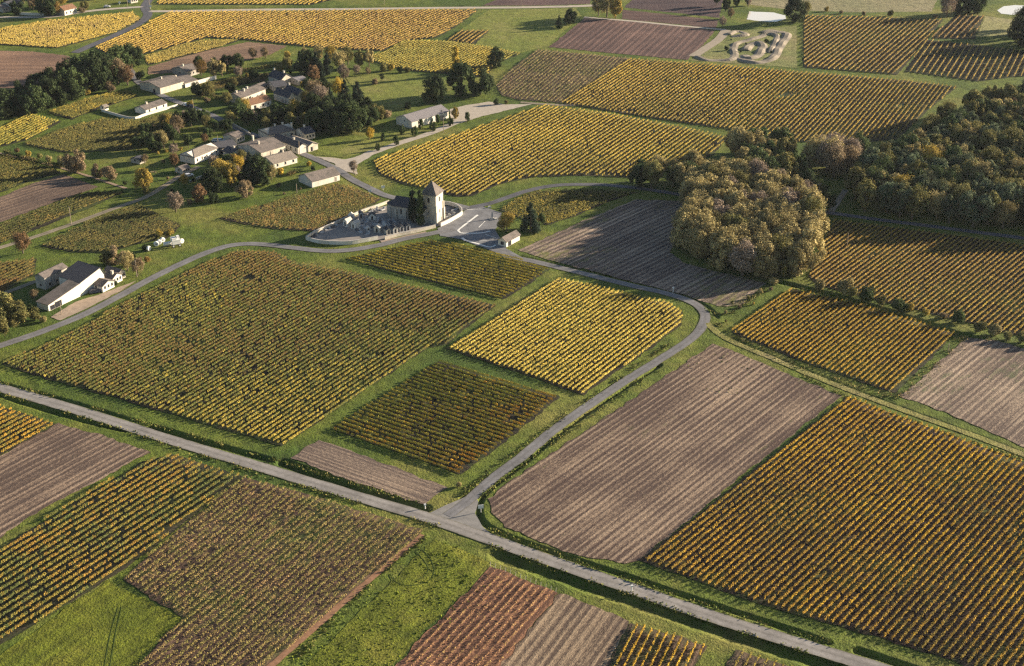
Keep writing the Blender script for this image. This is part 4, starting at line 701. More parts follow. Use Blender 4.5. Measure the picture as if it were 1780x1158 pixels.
# ------------------------------------------------------------ buildings
FP = []
def frame(A, B, C):
    a, b_, c = P(*A), P(*B), P(*C); FP.append((b_ + c) / 2); u = (b_ - a); L = u.length; u.normalize(); v = Vector((-u.y, u.x, 0)); W = abs((c - a).dot(v))
    if (c - a).dot(v) < 0: v = -v
    return a, u, v, L, W
def house(name, label, A, B, C, eave, ridge, axis='AB', wall='white_wall', roof='tile', rf=.5, over=.35, mono=False, wins=(), chim=(), cat='house', hip=False, dark=()):
    wins = wins or [('AB', f, 1.0, .9, 1.1, 'window') for f in (.2, .5, .8)] + [('AC', .5, 1.0, .8, 1.0, 'window')]
    a, u, v, L, W = frame(A, B, C); ang = math.atan2(u.y, u.x)
    e = empty(name, a, ang); sg = 1 if (u.x * v.y - u.y * v.x) > 0 else -1
    # local frame: x along AB (0..L), y along AC (0..W*sg)
    Y = lambda t: t * sg
    w_ = MB(); r_ = MB(); th = .22
    if axis == 'AB':                 # ridge parallel to AB
        n0, n1 = L, W; pt = lambda s, t, z: (s, Y(t), z)
    else:
        n0, n1 = W, L; pt = lambda s, t, z: (t, Y(s), z)
    rt = n1 * (1.0 if mono else rf); hi = ridge
    prof = [(0, 0), (n1, 0), (n1, ridge if mono else eave), (rt, hi), (0, eave)] if not mono else [(0, 0), (n1, 0), (n1, ridge), (0, eave)]
    sec = lambda s: [pt(s, t, z) for t, z in prof]
    n = len(prof); ring0, ring1 = sec(0), sec(n0)
    w_.add(ring0 + ring1, [tuple(range(n)), tuple(range(2 * n - 1, n - 1, -1))] + [(i, (i + 1) % n, (i + 1) % n + n, i + n) for i in range(n)])
    o = w_.build('wall', M[wall], e)
    hp = min(n0 * .3, n1 * .5) if hip else 0
    s0, s1 = -over, n0 + over; sl0 = (hi - eave) / max(rt, .1)
    def slab(p, q, ha=0, hb=0):     # p, q = (t, z) lower and upper edge
        (t0, z0), (t1, z1) = p, q
        lo = [pt(s0, t0, z0), pt(s1, t0, z0), pt(s1 - hb, t1, z1), pt(s0 + ha, t1, z1)]
        up = [(x, y, z + th) for x, y, z in lo]; r_.add(lo + up, [(0, 3, 2, 1), (4, 5, 6, 7), (0, 1, 5, 4), (1, 2, 6, 5), (2, 3, 7, 6), (3, 0, 4, 7)])
    slab((-over, eave - over * sl0 + .02), (rt if not mono else n1 + over, hi + .02 + (over * sl0 if mono else 0)), hp, hp)
    if not mono:
        sl1 = (hi - eave) / max(n1 - rt, .1); slab((n1 + over, eave - over * sl1 + .02), (rt, hi + .03), hp, hp)
        if hip:
            for s_, d_ in ((s0, hp), (s1, -hp)):
                lo = [pt(s_, -over, eave - over * sl0 + .03), pt(s_, n1 + over, eave - over * sl0 + .03), pt(s_ + d_, rt, hi + .04)]; up = [(x, y, z + th) for x, y, z in lo]
                r_.add(lo + up, [(0, 1, 2), (3, 4, 5), (0, 1, 4, 3), (1, 2, 5, 4), (2, 0, 3, 5)])
    ro = r_.build('roof', M[roof], e)
    for f0, f1 in chim:
        cx, cy = f0 * L, f1 * W * sg; MB().box(cx - .35, cx + .35, cy - .45, cy + .45, eave - .2, hi + 1.1).box(cx - .45, cx + .45, cy - .55, cy + .55, hi + 1.1, hi + 1.25).build('chimney', M['stone_wall'], ro)
    # windows: (face, fraction along, z0, width, height, kind)
    for face, f, z0, ww, hh, kd in wins:
        m = MB(); fr = MB()
        if face == 'AB': x = f * L; m.box(x - ww / 2, x + ww / 2, *sorted((-.04 * sg, .05 * sg)), z0, z0 + hh); fr.box(x - ww / 2 - .12, x + ww / 2 + .12, *sorted((-.09 * sg, 0)), z0 - .12, z0).box(x - ww / 2 - .12, x + ww / 2 + .12, *sorted((-.07 * sg, 0)), z0 + hh, z0 + hh + .12)
        else: y = f * W * sg; m.box(-.04, .05, y - ww / 2, y + ww / 2, z0, z0 + hh); fr.box(-.09, 0, y - ww / 2 - .12, y + ww / 2 + .12, z0 - .12, z0).box(-.07, 0, y - ww / 2 - .12, y + ww / 2 + .12, z0 + hh, z0 + hh + .12)
        q = m.build(kd, M['glass'] if kd == 'window' else M['shutter'] if kd == 'door' else M['dark'], e); fr.build('frame', M['stone_wall'], q)
    return tag(e, label, cat)
W4 = lambda face, n, z=1.0, w=.9, h=1.2, k='window': [(face, (i + .5) / n, z, w, h, k) for i in range(n)]
house('barn', 'long grey roofed white barn beside the gravel yard', (716, 224.2), (780, 205), (687, 216.5), 3.5, 5.6, roof='sheet', wins=[('AB', .22, 0, 2.4, 2.4, 'door'), ('AB', .55, .8, 1, 1, 'window'), ('AB', .8, 0, 2.6, 2.5, 'door'), ('AC', .45, 2.8, .7, .7, 'window')], cat='barn')
house('house', 'small white gabled house beside the gravel forecourt', (543, 326.4), (591, 313.5), (524, 314.6), 2.8, 4.9, roof='tile', wins=[('AB', .85, 0, 1.1, 2, 'door')], chim=[])
house('house', 'low white bungalow inside the low white garden wall', (254.2, 199.6), (291, 187.2), (238.4, 194.5), 2.5, 3.8, wins=W4('AB', 3), chim=[(.3, .5)])
house('barn', 'big stone barn with a long lit wall beside the upper lane', (279.4, 164.2), (320.4, 152.4), (255.8, 151.8), 3.5, 5.2, wall='stone_wall', chim=[(.5, .5)], wins=[('AC', .3, 0, 1.6, 2.2, 'opening')], cat='barn')
house('barn', 'low dark roofed wing attached to the big stone barn', (321.5, 152.3), (343, 146.5), (300, 141), 2.4, 3.6, wall='stone_wall', cat='barn', chim=[(.2, .6)])
house('house', 'grey stone house behind the big stone barn', (327, 134), (347, 128), (310, 125), 3.0, 4.6, wall='grey_wall', chim=[(.3, .5)])
house('house', 'dark roofed house with a lit gable at the top of the hamlet', (489.6, 149), (509, 144.2), (461, 143.6), 3.2, 5.8, 'AC', 'stone_wall', 'slate', wins=[('AC', .3, 1, .9, 1.2, 'window'), ('AC', .6, 1, .9, 1.2, 'window')], chim=[(.5, .95), (.5, .2)])
house('house', 'left half of the twin gabled dark roofed house', (502, 182), (516.5, 178.4), (469, 175), 3.6, 5.8, 'AC', 'stone_wall', 'slate', wins=[('AC', .2, 0, 1.1, 2.2, 'door'), ('AC', .4, 0, 1.1, 2.2, 'door'), ('AB', .5, 0, 1.8, 2.4, 'opening')], over=.2)
house('house', 'right half of the twin gabled dark roofed house', (517.2, 178.2), (534, 174.5), (484, 171), 3.6, 6.2, 'AC', 'stone_wall', 'slate', wins=[('AB', .5, 0, 1.5, 2.6, 'opening')], over=.2, chim=[(.5, .9)])
house('house', 'low slate wing behind the twin gabled house', (478, 161), (500, 158), (455, 153), 2.8, 4.0, wall='grey_wall', roof='slate')
house('house', 'long grey brown roofed house left of the orange roofed one', (421, 181), (462, 165), (398.5, 175), 3.2, 4.8, roof='tile', wall='stone_wall', chim=[(.1, .5), (.55, .5), (.35, .4)], wins=W4('AC', 2))
house('house', 'orange brown roofed house with a lit white front', (437, 193), (472, 184), (421, 186.5), 3.2, 4.9, roof='tile_orange', wins=[('AB', .2, 0, 1.4, 2.4, 'opening'), ('AB', .6, 1, 1, 1.2, 'window'), ('AB', .85, 1, 1, 1.2, 'window')])
house('house', 'large house with the long weathered roof in the village centre', (469, 247), (513, 237.5), (443, 239), 3.4, 5.3, wall='stone_wall', roof='tile', hip=True, chim=[(.45, .5), (.75, .5), (.97, .2)], wins=W4('AB', 4))
house('house', 'white house with shuttered long side and dark roof near the forecourt', (519, 268.5), (536, 264), (488.5, 248), 3.3, 4.8, 'AC', 'white_wall', 'slate', wins=W4('AC', 5, 1.0, .9, 1.5), chim=[(.5, .35)])
house('house', 'tan roofed extension beside the shuttered white house', (536.3, 264.5), (553, 259.5), (512, 249), 2.8, 4.0, 'AC', 'stone_wall', 'tile_tan', wins=[('AB', .35, 0, 1.2, 2.1, 'opening')])
house('house', 'tall grey roofed stone house behind the dark conifer', (455, 281), (497, 268), (432, 262), 4.2, 6.2, wall='stone_wall', roof='tile', wins=[('AB', .8, 1.8, .9, 1.3, 'window'), ('AB', .45, 1, .8, 1, 'window'), ('AB', .95, 1, .8, 1, 'window')], chim=[(.3, .4), (.55, .9)])
house('house', 'pale tan roofed cottage at the lower edge of the village', (476, 294), (517, 283), (457, 283), 2.5, 4.2, roof='tile_tan', wins=W4('AB', 3, .8), chim=[(.75, .6)])
house('house', 'small slate annexe under the dark trees', (531, 244), (548, 240), (515, 235), 3.0, 4.8, wall='stone_wall', roof='slate', chim=[(.5, .5)])
house('house', 'house with a sunlit tan roof at the left end of the village', (339.4, 286), (381, 268.5), (311.3, 281.5), 3.3, 5.0, roof='tile_tan', wall='white_wall', wins=W4('AB', 5, 1, .8, 1.4), hip=True)
house('house', 'low dark roofed house joining the tan roofed one', (382.4, 268.5), (412, 262.4), (372, 259), 2.9, 4.2, wall='grey_wall', roof='slate', wins=[('AB', .1, 0, 1.4, 1.9, 'opening'), ('AB', .3, 1, .9, 1, 'window')])
house('house', 'small rust roofed outhouse beside the lane', (412, 250), (426, 244), (390, 245), 2.8, 4.0, wall='stone_wall', roof='tile')
house('house', 'small gabled outhouse with a dark roof in front of the village', (402, 277), (423, 271.4), (389, 271), 2.6, 4.0, 'AC', 'stone_wall', 'slate', chim=[(.5, .3)])
house('shed', 'small garden shed left of the tan roofed house', (243, 286), (253, 282), (231, 281.5), 2.0, 2.8, wall='grey_wall', roof='slate', cat='shed')
house('house', 'small white shelter with a tiled roof beside the parking bays', (880, 430), (903.5, 417.5), (864.5, 427), 2.3, 3.7, wins=[('AB', .25, 0, 2.2, 1.9, 'opening'), ('AC', .5, .7, 1.5, 1.3, 'window')])
house('shed', 'tiny white hut at the corner of the garden wall', (183, 193), (189, 191), (177, 190.5), 2.0, 2.7, roof='tile_tan', cat='shed')
# white farm
house('farmhouse', 'tall white farmhouse with a great dark sloping roof', (142, 514), (183, 496), (98, 505), 5.0, 7.6, 'AC', 'white_wall', 'slate', rf=.88, over=.25, wins=[('AB', .6, .2, 1.2, 2, 'opening')], cat='farmhouse', chim=[])
house('barn', 'lean-to barn with a long mono pitch roof on the white farm', (85, 541), (141.5, 514.5), (62, 536.5), 2.3, 4.9, 'AC', 'white_wall', 'tile', mono=True, over=.25, wins=[('AB', .12, 0, 2.2, 1.7, 'opening'), ('AB', .3, 0, 3.2, 2.2, 'opening')], cat='barn')
house('barn', 'grey gabled back wing of the white farm', (80, 504), (119, 485), (61, 501), 4.8, 5.9, wall='grey_wall', roof='tile', cat='barn')
house('shed', 'dark tiled annexe at the right end of the white farm', (206, 488), (219, 482), (184, 481), 2.6, 3.8, 'AC', wall='stone_wall', roof='tile', cat='shed')
house('shed', 'white walled tiled shed in front of the farm beside the lane', (179.3, 508.6), (199.6, 498.5), (160, 501), 2.4, 3.6, 'AC', wall='white_wall', roof='tile', cat='shed')
house('house', 'tiled link building with a white chimney on the farm', (197, 496), (213, 487.5), (184, 491), 2.6, 3.9, 'AC', wall='white_wall', roof='tile', chim=[(.3, .3)])
sheet('yard', 'earth yard between the white farm and the lane', [(88, 552), (130, 525), (178, 510), (205, 500), (238, 488), (210, 506), (150, 537), (105, 557)], plain('farm_yard_earth', (.36, .28, .21), .25, .4), .035, 'yard')
# far hamlet
house('house', 'cream villa with a tiled roof in the far hamlet', (113, 27.5), (134, 22.5), (101, 24), 3.4, 5.4, roof='tile_orange', wall='white_wall', wins=W4('AB', 3))
house('house', 'slate roofed house at the far left of the hamlet', (20, 20), (42, 14.5), (5, 16), 3.4, 5.6, roof='slate', wall='white_wall')
house('house', 'low house at the left edge of the hamlet', (5, 22), (20, 19), (-8, 19), 2.8, 4.2, roof='tile', wall='grey_wall')
house('shed', 'small white shed beyond the hamlet road', (228, 6), (240, 4), (222, 4), 2.4, 3.4, roof='slate', cat='shed')

def hedge(label, pts, h, wd, pal):
    d = densify(pts, 1.0); K = len(d) * 90; i = rng.integers(0, len(d), K); top = h * (.8 + .35 * vn(d[i, 0], d[i, 1], 3, 5))
    c = np.c_[d[i] + rng.normal(0, wd / 2.6, (K, 2)), top * rng.random(K) ** .6]; C = np.array(pal)[(vn(c[:, 0], c[:, 1], 4, 8) * 2.99).astype(int)] * rng.uniform(.6, 1.3, (K, 1))
    V = quads(c, rng.normal(0, 1, (K, 3)), rng.uniform(.25, .5, K)); tag(link('hedge', npmesh('hedge', V, np.arange(K * 4).reshape(K, 4), np.repeat(C, 4, 0)), M['leaf']), label, 'hedge')
M['hedge'] = plain('hedge_leaves', (.055, .075, .03), .5, 1.6, c2=(.12, .12, .05), bd=.3)
def wallrun(name, label, pts, h, mat, th=.35, cat='wall'):
    d = densify(pts, 2.0); T_ = np.gradient(d, axis=0); T_ /= np.linalg.norm(T_, axis=1)[:, None] + 1e-9; N = np.stack([-T_[:, 1], T_[:, 0]], 1) * th / 2
    m = MB(); n = len(d); rings = [[(*(p + q), 0), (*(p + q), h), (*(p - q), h), (*(p - q), 0)] for p, q in zip(d, N)]; m.loft(rings)
    cp = MB().loft([[(*(p + q * 1.3), h), (*(p + q * 1.3), h + .09), (*(p - q * 1.3), h + .09), (*(p - q * 1.3), h)] for p, q in zip(d, N)])
    e = m.build(name, mat); cp.build('coping', M['concrete'], e); return tag(e, label, cat)
wallrun('wall', 'low white garden wall in front of the bungalow', [(177, 194), (227.5, 207.5), (255, 200.5), (309, 185)], 1.2, M['white_wall'])
wallrun('wall', 'long white garden wall beside the big stone barn', [(322, 152.8), (345, 146), (376, 137.5)], 2.0, M['white_wall'])
wallrun('wall', 'low white wall along the far hamlet road', [(28, 25), (45, 26.5), (60, 27), (78, 27)], 1.6, M['white_wall'])
wallrun('wall', 'low stone wall along the village lane', [(393, 212), (410, 221), (425, 229), (436, 236)], 1.1, M['grey_wall'])
hedge('clipped green hedge in front of the tan roofed cottage', [(503, 305), (520, 299)], 1.6, 1.7, [(.07, .10, .03), (.12, .13, .04), (.22, .17, .07)])
wallrun('wall', 'curved white cemetery wall on the lane side', [(532, 417), (545, 421), (563, 424), (602, 425.5), (631, 421.5), (657, 416.5)], 1.5, M['white_wall'])
wallrun('wall', 'sunlit stone cemetery wall between the gate and the church', [(669, 417), (690, 411.5), (714, 406.5), (735, 401.5), (757, 396)], 1.3, M['stone_wall'])
wallrun('wall', 'rounded white churchyard wall right of the tower', [(766, 394), (781, 387), (795, 379), (803, 373), (801, 366), (792, 360), (782, 357), (772, 356)], 1.6, M['white_wall'])
wallrun('wall', 'rear cemetery wall facing the russet vine plot', [(532, 416), (548, 406), (575, 394), (608, 379), (631, 369), (657, 360), (676, 353)], 1.2, M['stone_wall'])
sheet('cemetery_ground', 'grey gravel ground of the cemetery and churchyard', [(534, 416), (563, 423), (602, 424.5), (631, 420.5), (668, 416), (714, 405.5), (757, 395), (781, 386), (801, 373), (799, 366), (782, 358), (740, 356), (690, 354), (657, 361), (608, 380), (575, 395)], plain('grey_gravel', (.26, .235, .215), .25, .3), .025, 'cemetery', .05)
sheet('pavement', 'brown verge below the cemetery gate', [(659, 418), (670, 417), (714, 408), (740, 402), (742, 406), (700, 414), (665, 423)], plain('verge_earth', (.33, .26, .21), .2, .4), .04, 'pavement')

# church
def church():
    a, u, v, L, W = frame((758.5, 390), (771.5, 380), (735, 384.5)); sg = 1 if (u.x * v.y - u.y * v.x) > 0 else -1
    e = empty('church', a, math.atan2(u.y, u.x)); L = 6.9; W = 6.6; Hh = 12.4; top = 17.4
    def bx(m, x0, x1, y0, y1, z0, z1): y0, y1 = sorted((y0 * sg, y1 * sg)); return m.box(x0, x1, y0, y1, z0, z1)
    m = MB(); bx(m, 0, L, 0, W, 0, Hh); bx(m, -.12, L + .12, -.12, W + .12, Hh - .35, Hh - .1)
    for x, y in ((0, 0), (L, 0), (0, W)):            # stepped corner buttresses
        bx(m, x - .55, x + .55, y - .55, y + .55, 0, 5.2); bx(m, x - .35, x + .35, y - .35, y + .35, 5.2, 8)
    t = m.build('tower', M['stone_wall'], e)
    o = .45; m = MB(); lo = [(-o, -o * sg, Hh - .1), (L + o, -o * sg, Hh - .1), (L + o, (W + o) * sg, Hh - .1), (-o, (W + o) * sg, Hh - .1)]; up = [(x, y, z + .18) for x, y, z in lo]
    m.add(lo + up + [(L / 2, W / 2 * sg, top)], [(0, 3, 2, 1), (0, 1, 5, 4), (1, 2, 6, 5), (2, 3, 7, 6), (3, 0, 4, 7), (4, 5, 8), (5, 6, 8), (6, 7, 8), (7, 4, 8)])
    sp = m.build('spire_roof', M['tile'], e)
    MB().tube((L / 2, W / 2 * sg, top - .1), (L / 2, W / 2 * sg, top + 1.2), .06, .04).build('finial', M['metal'], sp)
    for z0, z1, wx in ((9.0, 11.0, .95), (4.2, 5.4, .45)):
        for fc in (0, 1):
            m = MB()
            if fc == 0: bx(m, L / 2 - wx / 2, L / 2 + wx / 2, -.05, .1, z0, z1)
            else: bx(m, -.05, .1, W / 2 - wx / 2, W / 2 + wx / 2, z0, z1)
            q = m.build('window', M['dark'], e); m = MB()
            if fc == 0: bx(m, L / 2 - wx / 2 - .12, L / 2 + wx / 2 + .12, -.12, 0, z0 - .16, z0); bx(m, L / 2 - wx / 2 - .12, L / 2 + wx / 2 + .12, -.12, 0, z1, z1 + .18); bx(m, L / 2 - wx / 2 - .12, L / 2 - wx / 2 - .002, -.118, 0, z0 - .05, z1 + .05); bx(m, L / 2 + wx / 2 + .002, L / 2 + wx / 2 + .12, -.118, 0, z0 - .05, z1 + .05)
            else: bx(m, -.12, 0, W / 2 - wx / 2 - .12, W / 2 + wx / 2 + .12, z0 - .16, z0); bx(m, -.12, 0, W / 2 - wx / 2 - .12, W / 2 + wx / 2 + .12, z1, z1 + .18); bx(m, -.118, 0, W / 2 - wx / 2 - .12, W / 2 - wx / 2 - .002, z0 - .05, z1 + .05); bx(m, -.118, 0, W / 2 + wx / 2 + .002, W / 2 + wx / 2 + .12, z0 - .05, z1 + .05)
            m.build('frame', M['concrete'], q)
    # nave runs along +y (local), apse at its end
    NL = 13.3; y0 = W; y1 = W + NL; ew = 5.6; er = 8.3; x0, x1 = -.3, L + .9; xm = (x0 + x1) / 2
    m = MB(); s = [(x0, 0), (x1, 0), (x1, ew), (xm, er), (x0, ew)]
    m.add([(x, y0 * sg, z) for x, z in s] + [(x, y1 * sg, z) for x, z in s], [(0, 1, 2, 3, 4), (9, 8, 7, 6, 5)] + [(i, (i + 1) % 5, (i + 1) % 5 + 5, i + 5) for i in range(5)])
    for k in range(3): yb = y0 + 2.5 + k * 4.6; bx(m, x0 - .7, x0 + .1, yb - .4, yb + .4, 0, 4.2)
    nv = m.build('nave', M['grey_wall'], e)
    m = MB()
    for xa, xb in ((x0 - .4, xm), (x1 + .4, xm)):
        sl = (er - ew) / (xm - x0); za = ew - .4 * sl + .03; lo = [(xa, y0 * sg, za), (xa, (y1 + .3) * sg, za), (xb, (y1 + .3) * sg, er + .03), (xb, y0 * sg, er + .03)]
        m.add(lo + [(x, y, z + .2) for x, y, z in lo], [(0, 3, 2, 1), (4, 5, 6, 7), (0, 1, 5, 4), (1, 2, 6, 5), (2, 3, 7, 6), (3, 0, 4, 7)])
    m.build('nave_roof', M['slate'], e)
    for k in range(2):
        m = MB(); yb = y0 + 4.8 + k * 4.6; bx(m, x0 - .05, x0 + .1, yb - .35, yb + .35, 2.3, 4.3); m.build('window', M['dark'], e)
    # polygonal apse
    R_ = (x1 - x0) / 2 - .5; pts = [(xm + R_ * math.cos(t), (y1 + R_ * 1.1 * math.sin(t)) * sg) for t in [i * math.pi / 8 for i in range(9)]]
    m = MB(); pts2 = pts + [(x0 + .5, (y1 - .6) * sg), (x1 - .5, (y1 - .6) * sg)]; m.loft([[(*p, 0) for p in pts2], [(*p, 5.2) for p in pts2]])
    for i in (1, 3, 5, 7): px, py = pts[i]; m.box(px - .35, px + .35, py - .35, py + .35, 0, 4.2)
    m.build('apse', M['grey_wall'], e)
    m = MB(); ov = [(xm + (x - xm) * 1.13, (y - y1 * sg) * 1.13 + y1 * sg, 5.2) for x, y in pts]; m.add(ov + [(xm, y1 * sg, 7.4)], [(i, i + 1, 9) for i in range(8)] + [tuple(range(9))]); m.build('apse_roof', M['slate'], e)
    m = MB(); bx(m, xm - .35, xm + .35, y1 + R_ * 1.1 - .1, y1 + R_ * 1.1 + .06, 2, 3.9); m.build('window', M['dark'], e)
    # gabled stair annexe on the shaded side of the tower
    m = MB(); ya, yb, xa = 4.2, 7.4, -3.0; s = [(ya, 0), (yb, 0), (yb, 6.6), ((ya + yb) / 2, 8.2), (ya, 6.6)]
    m.add([(xa, y * sg, z) for y, z in s] + [(.02, y * sg, z) for y, z in s], [(0, 1, 2, 3, 4), (9, 8, 7, 6, 5)] + [(i, (i + 1) % 5, (i + 1) % 5 + 5, i + 5) for i in range(5)]); m.build('stair_annexe', M['grey_wall'], e)
    m = MB()
    for q0 in (ya - .25, yb + .25):
        ym = (ya + yb) / 2; lo = [(xa - .2, q0 * sg, 6.4), (-.02, q0 * sg, 6.4), (-.02, ym * sg, 8.23), (xa - .2, ym * sg, 8.23)]; m.add(lo + [(x, y, z + .16) for x, y, z in lo], [(0, 3, 2, 1), (4, 5, 6, 7), (0, 1, 5, 4), (1, 2, 6, 5), (2, 3, 7, 6), (3, 0, 4, 7)])
    m.build('annexe_roof', M['slate'], e)
    m = MB(); bx(m, L - .1, L + 3.2, 2.2, 7.5, 0, 3.2); m.build('porch', M['stone_wall'], e)
    tag(e, 'old stone church with a square tower and pyramid roof', 'church')
church()

# tomb chapels and graves
def chapel(x, y, rz, w_, d_, h, col, roofm, label):
    e = empty('tomb_chapel', P(x, y), rz); m = MB(); s = [(-w_ / 2, 0), (w_ / 2, 0), (w_ / 2, h), (0, h + w_ * .42), (-w_ / 2, h)]
    m.add([(a, 0, z) for a, z in s] + [(a, d_, z) for a, z in s], [(0, 1, 2, 3, 4), (9, 8, 7, 6, 5)] + [(i, (i + 1) % 5, (i + 1) % 5 + 5, i + 5) for i in range(5)])
    m.box(-w_ / 2 - .15, w_ / 2 + .15, -.15, d_ + .15, 0, .2); m.build('wall', M[col], e); m = MB()
    for q0 in (-w_ / 2 - .12, w_ / 2 + .12):
        lo = [(q0, -.12, h - .07), (q0, d_ + .12, h - .07), (0, d_ + .12, h + w_ * .42 + .02), (0, -.12, h + w_ * .42 + .02)]; m.add(lo + [(a, b_, z + .1) for a, b_, z in lo], [(0, 3, 2, 1), (4, 5, 6, 7), (0, 1, 5, 4), (1, 2, 6, 5), (2, 3, 7, 6), (3, 0, 4, 7)])
    m.build('roof', M[roofm], e); MB().box(-.35, .35, -.04, .05, .2, 1.9).build('door', M['dark'], e); tag(e, label, 'tomb', 'tomb chapels of the cemetery')
for x, y, rz, w_, d_, h, c, r_, lab in [
    (600, 394, -.6, 2.0, 3.4, 2.4, 'white_wall', 'concrete', 'pale tomb chapel with rounded roof, left of the chapel pair by the empty plot'), (614, 398, -.6, 2.0, 3.4, 2.4, 'white_wall', 'concrete', 'pale tomb chapel, right of the chapel pair by the empty plot'),
    (612, 385, .2, 2.4, 3.0, 2.1, 'grave', 'concrete', 'grey tomb chapel against the rear wall'), (647, 383, .1, 3.0, 2.6, 1.7, 'white_wall', 'slate', 'broad low white tomb with a dark roof in the middle'),
    (655, 405, -.3, 2.6, 2.4, 2.2, 'stone_wall', 'concrete', 'cream sunlit tomb chapel above the gate'), (676, 408, .5, 1.9, 3.2, 1.9, 'stone_wall', 'slate', 'sunlit gabled chapel, leftmost beside the lane wall'),
    (688, 406, .5, 2.1, 3.4, 2.1, 'white_wall', 'slate', 'whitest gabled chapel beside the lane wall'), (699, 403, .5, 1.9, 3.2, 1.9, 'grave', 'tile', 'brown roofed gabled chapel beside the lane wall'),
    (710, 401, .5, 1.9, 3.2, 1.9, 'grave', 'slate', 'rightmost gabled chapel beside the lane wall'), (672, 400, .5, 1.8, 2.6, 1.8, 'grave', 'concrete', 'grey chapel behind the lane wall row'),
    (684, 396, .5, 1.8, 2.6, 1.8, 'grave', 'slate', 'dark roofed chapel in the second row'), (628, 380, .2, 1.8, 2.6, 2.1, 'grave', 'slate', 'grey chapel between the rear wall and the broad tomb'),
    (641, 405, .3, 1.4, 2.0, 1.9, 'grave', 'concrete', 'slim grey tomb left of the cream chapel')]: chapel(x, y, rz, w_, d_, h, c, r_, lab)
GP = None
def grave(x, y, rz, dk, big):
    global GP
    p = P(x, y)
    e = empty('grave', p, rz); m = MB().box(-.55, .55, 0, 2.1, 0, .38).box(-.65, .65, -.1, 2.2, 0, .12); m.build('slab', M['grave_dark' if dk else 'grave'], e)
    k = random.random()
    if k < .5: MB().box(-.5, .5, 2.0, 2.2, .38, 1.25).build('headstone', M['grave_dark' if dk else 'grave'], e)
    else: MB().box(-.09, .09, 2.02, 2.16, .38, 1.75).box(-.38, .38, 2.03, 2.15, 1.2, 1.4).build('cross', M['grave'], e)
    tag(e, 'dark granite grave in the cemetery' if dk else 'pale grey stone grave in the cemetery', 'grave', 'graves of the cemetery')
gl = [(543, 413), (550, 409), (556, 406), (562, 403), (568, 401), (574, 398), (580, 396), (586, 393), (618, 387), (624, 391), (630, 395), (636, 399), (622, 401), (629, 406), (636, 409), (643, 397), (650, 393), (656, 396), (662, 392), (668, 389), (660, 385), (655, 388), (674, 393), (680, 390), (690, 394), (697, 396), (688, 388), (636, 374), (642, 370), (650, 366), (656, 370), (662, 366), (640, 384), (777, 372), (784, 376), (790, 372), (783, 366), (790, 366), (776, 379), (703, 396), (648, 376), (634, 388)]
for i, (x, y) in enumerate(gl): grave(x, y, random.choice([.5, -.6, .5]) + random.uniform(-.08, .08), i % 3 == 0, False)
e = empty('cross', P(782, 381)); MB().box(-.5, .5, -.5, .5, 0, .5).box(-.12, .12, -.12, .12, .5, 2.6).box(-.55, .55, -.1, .1, 1.8, 2.05).build('stone_cross', M['white_wall'], e); tag(e, 'white stone cross inside the rounded churchyard wall', 'cross')
e = empty('monument', P(855.5, 381), .3); MB().box(-1.2, 1.2, -1, 1, 0, .25).box(-.7, .7, -.6, .6, .25, .7).build('base', M['concrete'], e); MB().loft([[(-.35, -.35, .7), (.35, -.35, .7), (.35, .35, .7), (-.35, .35, .7)], [(-.22, -.22, 3.1), (.22, -.22, 3.1), (.22, .22, 3.1), (-.22, .22, 3.1)], [(-.02, -.02, 3.4), (.02, -.02, 3.4), (.02, .02, 3.4), (-.02, .02, 3.4)]]).build('obelisk', M['grave'], e); tag(e, 'grey stone memorial obelisk beside the parking bays', 'monument')
e = empty('boulder', P(862, 382), .3); MB().box(-.6, .6, -.4, .4, 0, .7).build('stone_block', M['white_wall'], e); tag(e, 'white stone block beside the memorial obelisk', 'stone block')
e = empty('boulder', P(851, 361), .3); MB().loft([[(-.8, -.5, 0), (.8, -.5, 0), (.9, .5, 0), (-.7, .6, 0)], [(-.5, -.3, .7), (.5, -.4, .8), (.5, .3, .6), (-.4, .3, .7)]]).build('stone_block', M['white_wall'], e); tag(e, 'white boulder on the grass above the parking bays', 'boulder')

